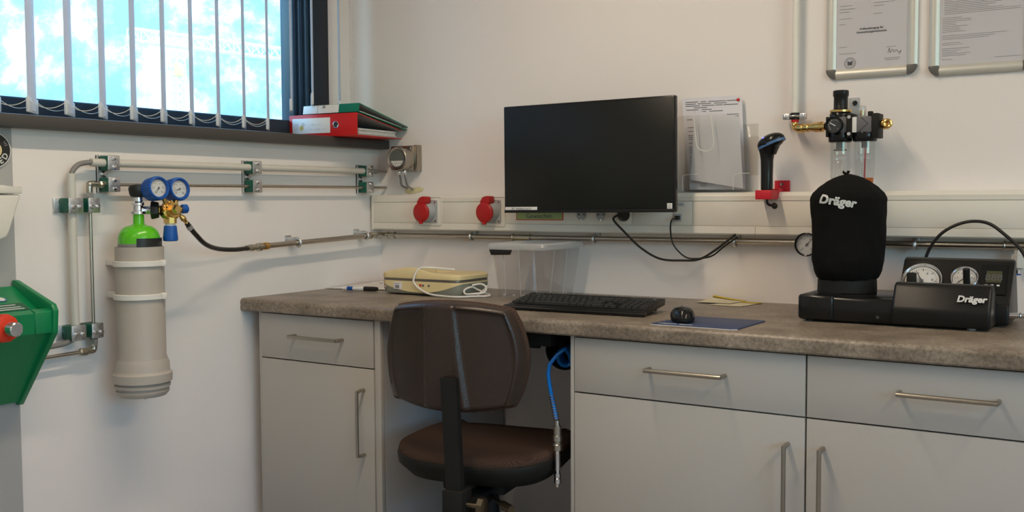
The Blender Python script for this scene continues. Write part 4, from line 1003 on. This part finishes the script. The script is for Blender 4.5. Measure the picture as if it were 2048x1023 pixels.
y_ = LY0-.006
B().tube([(.512, LY0+.09, CT+.080), (.475, LY0+.03, CT+.088), (.436, LY0+.004, CT+.086), (.424, y_-.004, CT+.052), (.432, y_-.004, CT+.034), (.458, y_-.004, CT+.018), (.495, y_-.008, CT+.008), (.55, y_-.012, CT+.005), (.60, y_-.010, CT+.005), (.640, -.305, CT+.005), (.662, -.285, CT+.005), (.660, -.262, CT+.006), (.640, -.255, CT+.010), (.612, -.262, CT+.022), (.600, -.275, CT+.030), (.590, -.30, CT+.022), (.605, -.315, CT+.011), (.635, -.31, CT+.013), (.655, -.29, CT+.016), (.650, -.268, CT+.030), (.628, -.265, CT+.040), (.605, -.28, CT+.036)], .0032, 8, True, 8).build('power_cord', 'clip_white', lm)
B().tube([(.645, -.250, CT+.035), (.635, -.262, CT+.020), (.625, -.275, CT+.006), (.640, -.290, CT+.004)], .0030, 8).build('cord_end', 'clip_white', lm)

pp = B(); P = []
for i in range(9):
    for j in range(6):
        x = .004+i/8*.255; y = -.008-.295*(j/5)*(1-.25*(i/8)) ; P.append((x, y, CT+.002+.016*math.exp(-((i-5)/4)**2)*(1-j/5)+.003*sin(i*1.3+j)*(1-j/5)))
pp._faces(P, [(i*6+j, i*6+j+1, i*6+j+7, i*6+j+6) for i in range(8) for j in range(5)])
o = pp.build('crumpled_paper', 'paper_white'); tag(o, 'white crumpled paper lying in the worktop corner behind the marker', 'paper')
mod = o.modifiers.new('s', 'SOLIDIFY'); mod.thickness = .0012; mod.offset = 1
pn = thing('marker_pen', 'white marker pen with black cap lying beside the laminator', 'pen', (.17, -.30, CT), 0)
pa, pb = Vector((.098, -.318, CT+.0085)), Vector((.235, -.290, CT+.0085)); pd = (pb-pa).normalized()
B().lathe(pa, pd, [(0, .005), (.001, .0062), (.085, .0070), (.086, .005)], 20).build('barrel', 'paper_white', pn)
B().lathe(pa+pd*.084, pd, [(0, .0080), (.040, .0078), (.050, .0060), (.051, 0)], 20).build('cap', 'rubber', pn)
B().lathe(pa+pd*.020, pd, [(0, .0067), (.022, .0070)], 20, cap=False).build('print', 'blue', pn)

# keyboard
kb = thing('keyboard', 'black full size keyboard on the worktop behind the chair', 'keyboard', (1.095, -.45, CT), 0)
KA = Vector((.893, -.530, 0)); kd = Vector((1.300, -.515, 0))-KA; kw = .413; ang = math.atan2(kd.y, kd.x)
KM = Matrix.Translation((KA.x, KA.y, CT)) @ Matrix.Rotation(ang, 4, 'Z') @ Matrix.Rotation(radians(6.5), 4, 'X')
kd_ = .150
B().prism([(0.004, .001), (.0, .010), (-.004, .0125), (kd_, .0185), (kd_+.002, .014), (kd_-.004, .001)], 'x', 0, kw, .0015).xf(KM).build('case', 'black_sheen', kb)
B().prism([(-.010, .004), (-.012, .0095), (.004, .0135), (.004, .004)], 'x', -.006, kw+.006, .001).xf(KM).build('palm_edge', 'black_gloss', kb)
for x in (.03, kw-.05): B().box((x, kd_-.02, -.013), (x+.03, kd_-.012, .004), .001).xf(KM).build('foot', 'black_matte', kb)
key0 = {}
mat('key', (.022, .022, .022, 1), .30, var=.05)
def key(x, y, w_):
    h = .0142+.0035*(y/kd_)
    k_ = round(w_, 4)
    if k_ not in key0:
        s = .0030; b = B()
        b.ring([[Vector((0, 0, 0)), Vector((w_, 0, 0)), Vector((w_, .0155, 0)), Vector((0, .0155, 0))], [Vector((s*.7, s*.5, .0065)), Vector((w_-s*.7, s*.5, .0065)), Vector((w_-s*.7, .0155-s, .0065)), Vector((s*.7, .0155-s, .0065))]])
        o = b.build('key', 'key', kb, smooth=False, world=False); key0[k_] = o
    else: o = key0[k_].copy(); COL.objects.link(o); o.parent = kb
    o.matrix_local = ROOTM[kb.name].inverted() @ KM @ Matrix.Translation((x, y, h)); return o
rows = [(.130, [1, -1, 1, 1, 1, 1, -.5, 1, 1, 1, 1, -.5, 1, 1, 1, 1]), (.106, [1]*13+[2]), (.088, [1.5]+[1]*12+[1.5]), (.070, [1.75]+[1]*11+[2.25]), (.052, [1.25]+[1]*11+[2.75]), (.034, [1.25, 1.25, 1.25, 6.25, 1.25, 1.25, 1.25, 1.25])]
U_ = .0178
for y, ks in rows:
    x = .010
    for k in ks:
        if k > 0: key(x, y-.014, k*U_-.001); x += k*U_
        else: x += -k*U_
for y, cols in ((.130, (0, 1, 2)), (.106, (0, 1, 2)), (.088, (0, 1, 2)), (.052, (1,)), (.034, (0, 1, 2))):
    for c in cols: key(.272+c*U_, y-.014, U_-.001)
for y in (.106, .088, .070, .052, .034):
    for c in range(4): key(.336+c*U_, y-.014, U_-.001)
text('_', .012, KM @ Vector((.388, .132, .0190)), (cos(ang), sin(ang), 0), (-sin(ang), cos(ang), .1), 'white_print', kb, 'logo_mark', bold=.0006)

# mouse pad and mouse
mp = thing('mouse_pad', 'thin dark blue mouse pad under the black mouse', 'mouse pad', (1.5, -.55, CT))
B().prism([(1.383, -.640), (1.395, -.646), (1.590, -.648), (1.603, -.640), (1.606, -.455), (1.598, -.447), (1.420, -.449), (1.410, -.457)], 'z', CT+.0002, CT+.0028, .0006).build('pad', 'pad', mp)
B().prism([(1.383, -.6406), (1.395, -.6466), (1.590, -.6486), (1.6036, -.6406), (1.600, -.636), (1.39, -.636)], 'z', CT+.0001, CT+.0016).build('lower_edge', 'paper_white', mp, smooth=False)
text('Mission Rapid', .0155, (1.400, -.632, CT+.0032), (1, 0, 0), (0, 1, 0), 'white_print', mp, bold=.0003)
ms = thing('computer_mouse', 'black computer mouse standing on the blue mouse pad', 'mouse', (1.43, -.56, CT))
MM = Matrix.Translation((1.436, -.567, CT+.003)) @ Matrix.Rotation(radians(28), 4, 'Z')
def mouse_ring(z, sx, sy, dy=0): return [Vector((sx*cos(t)*(1+.06*sin(t)), dy+sy*sin(t), z)) for t in [2*pi*k/32 for k in range(32)]]
B().ring([mouse_ring(0, .025, .044), mouse_ring(.004, .0285, .049), mouse_ring(.012, .030, .050)]).xf(MM).build('lower_body', 'black_matte', ms)
B().ring([mouse_ring(.012, .030, .050), mouse_ring(.020, .0290, .047), mouse_ring(.028, .0255, .040, -.002), mouse_ring(.034, .018, .028, -.004), mouse_ring(.0362, .008, .012, -.005)]).xf(MM).build('upper_shell', 'black_gloss', ms)
B().cyl((-.003, .030, .029), (.003, .030, .029), .006, n=16).xf(MM).build('scroll_wheel', 'rubber', ms)

# note pads
def note(lab, c, z0, curl):
    t = thing('note_sheet', lab, 'paper', (c[0][0], c[0][1], CT), 0, 'paper notes beside the mouse pad')
    N = 8; b = B(); a, b1, c1, d = [Vector((*p, 0)) for p in c]; vs = []
    for off in (0, .0009):
        for i in range(N+1):
            for j in range(N+1):
                u, v = i/N, j/N; p = a.lerp(b1, u).lerp(d.lerp(c1, u), v); p.z = z0+off+curl*max(0, v-.1)**2*(1-u)**1.5; vs.append(p)
    K = (N+1)**2; fs = []
    for i in range(N):
        for j in range(N):
            q = i*(N+1)+j; fs += [(q, q+1, q+N+2, q+N+1), (K+q, K+q+N+1, K+q+N+2, K+q+1)]
    b._faces(vs, fs); o = b.build('sheet', mat('note_paper', (.66, .60, .42, 1), .8) if 'note_paper' not in M else 'note_paper', t)
    b = B(); ins = .93
    for u in range(N):
        p = d.lerp(c1, u/N); q = d.lerp(c1, (u+1)/N); pz = z0+.0020+curl*.81*(1-u/N)**1.5; qz = z0+.0020+curl*.81*(1-(u+1)/N)**1.5
        pp_, qq = p.lerp(a.lerp(b1, u/N), .19), q.lerp(a.lerp(b1, (u+1)/N), .19)
        b.quad((p.x, p.y, pz), (q.x, q.y, qz), (qq.x, qq.y, qz), (pp_.x, pp_.y, pz))
    b.build('yellow_edge', 'yellow', o)
note('creased cream note with yellow edge, lower right of the two', [(1.335, -.150), (1.432, -.155), (1.455, -.035), (1.375, -.030)], CT+.0005, .001)
note('creased cream note with yellow edge, curling up at the left', [(1.283, -.115), (1.385, -.110), (1.400, -.012), (1.300, -.008)], CT+.0026, .013)

# ------------------------------------------------------------ mask test device
td = thing('mask_test_device', 'black mask test device with two gauges and a display on the worktop', 'test device', (1.9, -.25, CT))
# tray for the head, left
B().box((1.668, -.392, CT+.004), (1.898, -.130, CT+.064), .009, seg=3).build('head_tray', 'black_gloss', td)
B().box((1.668, -.398, CT+.006), (1.755, -.13, CT+.067), .008, seg=3).build('tray_cover', 'black_gloss', td)
B().lathe((1.858, -.3925, CT+.020), (0, -1, 0), [(0, .004), (.001, .004)], 16).build('port', 'gap', td)
for p in ((1.69, -.37), (2.06, -.37), (1.70, -.15), (2.08, -.15)): B().cyl((p[0], p[1], CT), (p[0], p[1], CT+.006), .010, n=14).build('foot', 'socket_grey' if p[0] == 2.06 else 'rubber', td)
# right housing: hump + recess + rear panel, side profile in y,z
HX0, HX1 = 1.890, 2.104
hp = [(-.400, CT+.006), (-.402, CT+.044), (-.372, CT+.098), (-.362, CT+.104), (-.345, CT+.104), (-.275, CT+.050), (-.275, CT+.006)]
B().prism([(y, z) for y, z in hp], 'x', HX0, HX1, .007, 3).build('front_housing', 'black_sheen', td)
rp_ = [(-.29, CT+.006), (-.29, CT+.050), (-.275, CT+.052), (-.205, CT+.150), (-.190, CT+.155), (-.170, CT+.150), (-.115, CT+.03), (-.115, CT+.006)]
B().prism(rp_, 'x', HX0-.012, HX1+.024, .005, 3).build('rear_housing', 'black_sheen', td)
pn_ = Vector((0, -.098, .070)).normalized(); pu = Vector((0, .070, .098)).normalized()
def on_panel(x, s, h=0): return Vector((x, -.275, CT+.052))+pu*s+pn_*h
text('Dräger', .0215, (2.032, -.3965, CT+.0665), (1, 0, 0), (0, .030, .054), 'white_print', td, bold=.0008, shear=.15)
for x, s, r in ((1.928, .055, .047), (2.024, .066, .031)):
    g = B().lathe(on_panel(x, s), pn_, [(0, r), (.006, r*1.02), (.008, r), (.008, r*.92), (.003, r*.88)], 56, cap=False).torus(on_panel(x, s, .008), pn_, r*.96, r*.055, 56, 10).build('gauge_bezel', 'chrome', td)
    dial(td, on_panel(x, s), pn_, r*.95, .006, None, needle=-30 if r > .04 else 230, up=pu)
B().box((-.011, -.003, -.022), (.011, .012, .022), .003).xf(Matrix.Translation(on_panel(1.906, .046, .014))).build('lever', 'black_matte', td)
B().cyl(on_panel(2.031, .050, .008), on_panel(2.031, .050, .008)+Vector((0, -.010, .036)), .008, n=16).build('lever', 'black_matte', td)
def pan(x0, x1, s0, s1, h0, h1, m, n, par=td): return B().ring([[on_panel(x0, s0, h0), on_panel(x1, s0, h0), on_panel(x1, s1, h0), on_panel(x0, s1, h0)], [on_panel(x0, s0, h1), on_panel(x1, s0, h1), on_panel(x1, s1, h1), on_panel(x0, s1, h1)]]).build(n, m, par, smooth=False)
u_ = pan(2.061, 2.116, .026, .108, .0, .003, 'black_gloss', 'display_unit')
pan(2.071, 2.105, .058, .090, .003, .0036, 'lcd', 'display', u_)
text('888', .026, on_panel(2.088, .063, .0040), (1, 0, 0), pu, 'ink', u_, 'digits', align='CENTER')
for k in range(3): pan(2.070+k*.013, 2.076+k*.013, .048, .052, .003, .004, 'white_print', 'button', u_)
nz_ = B().cyl((2.126, -.27, CT+.028), (2.145, -.268, CT+.028), .007, n=16).cyl((2.145, -.268, CT+.028), (2.172, -.266, CT+.028), .0055, n=16).torus((2.150, -.268, CT+.028), (1, 0, 0), .006, .002, 16, 6).build('side_nozzle', 'chrome', td)
B().lathe((2.172, -.266, CT+.028), (1, 0, 0), [(0, .007), (.002, .010), (.014, .010), (.016, .007), (.03, .007)], 8).build('brass_coupling', 'brass', td, smooth=False)
ah = B().tube([(1.900, -.095, CT+.06), (1.908, -.095, .925), (1.932, -.098, .975), (1.965, -.10, 1.005), (2.010, -.10, 1.022), (2.055, -.10, 1.018), (2.095, -.11, .990), (2.135, -.12, .950), (2.155, -.13, .90), (2.165, -.14, .84), (2.17, -.16, .80)], .0042, 10).build('air_hose', 'rubber'); tag(ah, 'thin black air hose arching behind the mask test device', 'hose')
# covered test head
th = thing('covered_test_head', 'test head under a black cloth hood on the mask test device', 'covered head', (1.757, -.25, CT+.066))
hc = Vector((1.748, -.245, 0))
B().lathe(hc, (0, 0, 1), [(CT+.062, .070), (CT+.066, .073), (CT+.096, .072), (CT+.10, .066)], 40).build('collar_ring', 'black_matte', th)
from mathutils import noise as NZ
hprof = [(.872, .062), (.880, .074), (.900, .083), (.925, .0885), (.965, .0885), (1.010, .0895), (1.050, .0915), (1.082, .0940), (1.094, .0890), (1.110, .074), (1.124, .055), (1.136, .033), (1.142, .014), (1.144, .004)]
b = B(); R = []; n = 72
def hr(z):
    for (z0, r0), (z1, r1) in zip(hprof[:-1], hprof[1:]):
        if z0 <= z <= z1: t = (z-z0)/(z1-z0); t = t*t*(3-2*t)*.3+t*.7; return r0+(r1-r0)*t
    return hprof[-1][1]
zs = [.872+k/56*(1.144-.872) for k in range(57)]
for z in zs:
    ring = []; r0 = hr(z)
    for k in range(n):
        a = 2*pi*k/n; q = Vector((cos(a)*1.6, sin(a)*1.6, z*9)); f = 1+.050*NZ.noise(q)+.034*NZ.noise((cos(a)*4, sin(a)*4, z*26))
        if z < .93: f += .03*(.93-z)/.06*sin(a*11+2)
        ell = 1.0+.08*cos(2*(a-radians(60))); ring.append(Vector((hc.x+r0*f*cos(a)*ell, hc.y+r0*f*sin(a), z)))
    R.append(ring)
b.ring(R); b.build('cloth_hood', 'cloth_black', th, ang=80)
b = B()
for k in range(9):
    a = 2*pi*k/9; b.tube([(hc.x-.006, hc.y, 1.139), (hc.x-.006+.006*cos(a), hc.y+.006*sin(a), 1.146), (hc.x-.006+.009*cos(a), hc.y+.009*sin(a), 1.152-.004*(k % 2))], .0015, 5)
b.build('tied_tuft', 'cloth_black', th)
# lettering bent round the hood
def wrap_text(body, size, a0, z0, par, slope):
    o = text(body, size, (0, 0, 0), (1, 0, 0), (0, 1, 0), 'white_print', None, depth=.0004, bold=.0012, shear=.25)
    me = o.data
    bm = bmesh.new(); bm.from_mesh(me); bmesh.ops.subdivide_edges(bm, edges=[e for e in bm.edges if e.calc_length() > .004], cuts=2); bm.to_mesh(me); bm.free()
    for v in me.vertices:
        x, y, z = v.co; zz = z0+y*.98-x*slope; a = a0+x/.096
        r = hr(min(max(zz, .873), 1.143)); q = Vector((cos(a)*1.6, sin(a)*1.6, zz*9)); f = 1+.050*NZ.noise(q)+.034*NZ.noise((cos(a)*4, sin(a)*4, zz*26)); ell = 1.0+.08*cos(2*(a-radians(60)))
        r = r*f+.0014+z
        v.co = Vector((hc.x+r*cos(a)*ell, hc.y+r*sin(a), zz))
    rm = ROOTM[th.name]; me.transform(rm.inverted()); o.parent = th; return o
wrap_text('Dräger', .031, radians(-118), 1.072, th, .14)

# ------------------------------------------------------------ office chair
RZc = radians(10); CC = Vector((.888, -.606, 0))
ch = thing('office_chair', 'brown office chair with moulded plastic back and cloth seat', 'chair', (CC.x, CC.y, 0), RZc)
CM = ROOTM[ch.name]
def sup(w_, d_, z, p=.62, n=56, dz=None):
    R = []
    for k in range(n):
        t = 2*pi*k/n; x = math.copysign(abs(cos(t))**p, cos(t))*w_/2; y = math.copysign(abs(sin(t))**p, sin(t))*d_/2
        if y > 0: x *= 1-.05*(y/(d_/2))
        R.append(Vector((x, y, z+(dz(x, y) if dz else 0))))
    return R
sdz = lambda x, y: .010*(abs(x)/.22)**2+(-.010 if y > .17 else 0)
SW, SD = .446, .440
ZO = -.034
B().ring([sup(SW*.93, SD*.93, .425+ZO), sup(SW*.99, SD*.99, .435+ZO), sup(SW, SD, .450+ZO, dz=sdz), sup(SW*.985, SD*.985, .460+ZO, dz=sdz), sup(SW*.93, SD*.93, .467+ZO, dz=sdz), sup(SW*.6, SD*.6, .469+ZO, dz=sdz), sup(SW*.2, SD*.2, .466+ZO, dz=sdz)]).xf(CM).build('seat_cushion', 'seat_cloth', ch, ang=70)
B().ring([sup(SW*.55, SD*.55, .370+ZO), sup(SW*.86, SD*.86, .390+ZO), sup(SW*1.0, SD*1.0, .424+ZO), sup(SW*1.012, SD*1.012, .440+ZO, dz=sdz), sup(SW*1.0, SD*1.0, .444+ZO, dz=sdz)]).xf(CM).build('seat_pan', 'black_matte', ch, ang=70)
# back rest: moulded shell on a square grid bent to a rounded outline
BW, BH, BZ = .388, .276, .694
YB = -.272; mx_ = .020
def bo(u, w_, off=0.):
    x = u*math.sqrt(1-.29*w_*w_)*(1-.03*max(0, w_)); z = w_*math.sqrt(1-.25*u*u)
    return x*(BW/2+off), z*(BH/2+off)
def curve(x): return .050*(x/.2)**2
def sstep(a, b_, x): t = min(1, max(0, (x-a)/(b_-a))); return t*t*(3-2*t)
def shell_y(u, w_):
    x, z = bo(u, w_); y = curve(x)
    xl, xr = -.052, .026+.030*max(0, -(z-.11)/.22)**1.2
    ridge = sstep(xl-.006, xl+.002, x)*(1-sstep(xr-.003, xr+.009, x))
    rim = max(sstep(.86, .93, abs(u)), sstep(.84, .92, w_))
    y -= .010*max(ridge, rim*.9)
    if -.050 < x < .030: y += .002
    e = max(abs(u), abs(w_)); y += .026*max(0, (e-.90)/.10)**2.2
    return x, y, z
NU, NW = 90, 60; vs = []; fs = []
for i in range(NU+1):
    for j in range(NW+1):
        x, y, z = shell_y(i/NU*2-1, j/NW*2-1); vs.append(CM @ Vector((x, YB+y, BZ+z)))
for i in range(NU):
    for j in range(NW):
        q = i*(NW+1)+j; fs.append((q, q+1, q+NW+2, q+NW+1))
b = B(); b._faces(vs, fs); b.build('back_shell', 'chair_shell', ch, ang=60)
def edge_loop(m=20):
    L = [(-1+2*k/m, -1) for k in range(m)]+[(1, -1+2*k/m) for k in range(m)]+[(1-2*k/m, 1) for k in range(m)]+[(-1, 1-2*k/m) for k in range(m)]
    return L
b = B(); R = []
for sc_, off, dy in ((.99, 0, .022), (1.0, .003, .028), (1.0, .002, .038), (.97, 0, .048), (.6, 0, .052), (.1, 0, .052)):
    ring = []
    for u, w_ in edge_loop():
        x, z = bo(u, w_, off); ring.append(Vector((x*sc_, YB+curve(x*sc_)+dy, BZ+z*sc_)))
    R.append(ring)
b.ring(R); b.xf(CM).build('back_cushion', 'seat_cloth', ch, ang=70)
def bar(x, z): return x+.016*(.68-z)/.33
b = B().ring([[Vector((bar(mx_-.021, z), YB-.026, z)), Vector((bar(mx_+.021, z), YB-.026, z)), Vector((bar(mx_+.021, z), YB-.006, z)), Vector((bar(mx_+.017, z), YB-.006, z)), Vector((bar(mx_+.017, z), YB-.020, z)), Vector((bar(mx_-.017, z), YB-.020, z)), Vector((bar(mx_-.017, z), YB-.006, z)), Vector((bar(mx_-.021, z), YB-.006, z))] for z in (.335, .648)])
b.xf(CM).build('back_bar', 'black_matte', ch, smooth=False)
mx_ += .016
B().box((mx_-.028, YB-.038, .285), (mx_+.028, YB+.02, .372), .004).box((mx_-.025, YB, .300), (mx_+.025, -.05, .332), .004).box((-.09, -.11, .312), (.09, .10, .340), .006).xf(CM).build('tilt_mechanism', 'black_matte', ch)
B().lathe((mx_+.026, YB-.012, .335), (1, 0, 0), [(0, .006), (.030, .006), (.031, .012), (.036, .022), (.050, .022), (.053, .014), (.053, 0)], 16, rib=.08).xf(CM).build('tension_knob', 'dark_brass', ch)
B().cyl((.02, -.10, .322), (.12, -.19, .315), .006, n=12).cyl((.12, -.19, .315), (.155, -.215, .313), .011, n=12).xf(CM).build('height_lever', 'dark_brass', ch)
B().cyl((0, 0, .10), (0, 0, .32), .025, n=24).cyl((0, 0, .06), (0, 0, .22), .032, n=24).xf(CM).build('gas_column', 'black_matte', ch)
b = B()
for k in range(5):
    a = 2*pi*k/5+.3; b.ring([[Vector((cos(a)*r-sin(a)*s*w_, sin(a)*r+cos(a)*s*w_, z)) for s, z in ((-1, z0), (1, z0), (1, z1), (-1, z1))] for r, w_, z0, z1 in ((.03, .028, .07, .12), (.29, .016, .06, .078))])
b.xf(CM).build('star_base', 'black_matte', ch)
for k in range(5):
    a = 2*pi*k/5+.3; c = Vector((cos(a)*.28, sin(a)*.28, .026)); d = Vector((-sin(a), cos(a), 0))
    B().cyl(c-d*.024, c-d*.006, .026, n=20).cyl(c+d*.006, c+d*.024, .026, n=20).cyl(c, c+Vector((0, 0, .04)), .006, n=10).xf(CM).build('caster', 'black_gloss', ch)

# ------------------------------------------------------------ blue spiral hose in its holder
hh = thing('hose_holder_cup', 'black round cup holder under the worktop for the blue hose', 'holder', (1.075, -.50, .675))
HC = Vector((1.080, -.49, .682)); HA = Vector((0.15, -1, 0)).normalized()
B().lathe(HC-HA*.02, HA, [(0, .0), (0, .052), (.078, .053), (.080, .050), (.078, .048), (.004, .048), (.004, 0)], 44).build('cup', 'black_gloss', hh)
B().box((1.06, -.54, .731), (1.10, -.49, .742), .002).build('bracket', 'black_matte', hh)
sh_ = thing('blue_spiral_hose', 'blue spiral air hose hanging from the black cup', 'hose', (1.05, -.52, .66))
pts = []
HU, HW = perp(HA)
c0 = HC+HA*.018
for k in range(0, 6*14):
    a = 2*pi*k/14; pts.append(c0+HA*(.010*k/14)+Vector((.022*cos(a), 0, .022*sin(a)))+Vector((.010*sin(k*.02), 0, -.016)))
pts += [Vector((1.122, -.600, .695)), Vector((1.090, -.625, .655)), Vector((1.098, -.640, .610)), Vector((1.112, -.650, .575)), Vector((1.124, -.657, .545)), Vector((1.131, -.660, .522))]
B().tube(pts, .0050, 10, True, 2).build('hose', 'hose_blue', sh_)
hz = Vector((1.134, -.661, .032))
b = B()
for k in range(10): b.torus(Vector((1.111+k*.0022, -.650-k*.0011, .578-k*.0062)), (-.3, .3, 1), .0066, .0012, 18, 6)
b.build('kink_spring', 'chrome', sh_)
B().lathe(hz, (0, 0, -1), [(-.488, .0045), (-.474, .0065), (-.472, .0065)], 16).lathe(hz, (0, 0, -1), [(-.474, .0105), (-.450, .0105), (-.449, .012), (-.436, .0125), (-.434, .0105), (-.428, .0105), (-.426, .0125), (-.412, .0125), (-.410, .009)], 20).build('coupling', 'nickel', sh_)
B().lathe(hz, (0, 0, -1), [(-.410, .0065), (-.400, .0075), (-.360, .0078), (-.358, .006), (-.354, .006), (-.352, .0092), (-.342, .0092), (-.340, .0075), (-.338, .0092), (-.326, .0092), (-.324, .006), (-.316, .0045), (-.314, 0)], 20).build('blow_nozzle', 'chrome', sh_)

# ------------------------------------------------------------ small repeated pieces: one object each
def split_islands(o):
    bm = bmesh.new(); bm.from_mesh(o.data); bm.verts.ensure_lookup_table(); seen = set(); isl = []
    for v in bm.verts:
        if v.index in seen: continue
        st = [v]; cur = []; seen.add(v.index)
        while st:
            q = st.pop(); cur.append(q.index)
            for e in q.link_edges:
                w_ = e.other_vert(q)
                if w_.index not in seen: seen.add(w_.index); st.append(w_)
        isl.append(set(cur))
    bm.free()
    if len(isl) < 2: return
    src = o.data
    for k, keep in enumerate(isl):
        me = src.copy(); bm = bmesh.new(); bm.from_mesh(me); bm.verts.ensure_lookup_table()
        bmesh.ops.delete(bm, geom=[v for v in bm.verts if v.index not in keep], context='VERTS'); bm.to_mesh(me); bm.free()
        if k == 0: o.data = me
        else:
            c = o.copy(); c.data = me; COL.objects.link(c); c.parent = o.parent
for o in list(SC.objects):
    if o.type == 'MESH' and o.name.split('.')[0] in ('screw', 'contact_hole', 'earth_clip', 'bracket_screw', 'clamp_screw', 'rib', 'foot_bump'): split_islands(o)
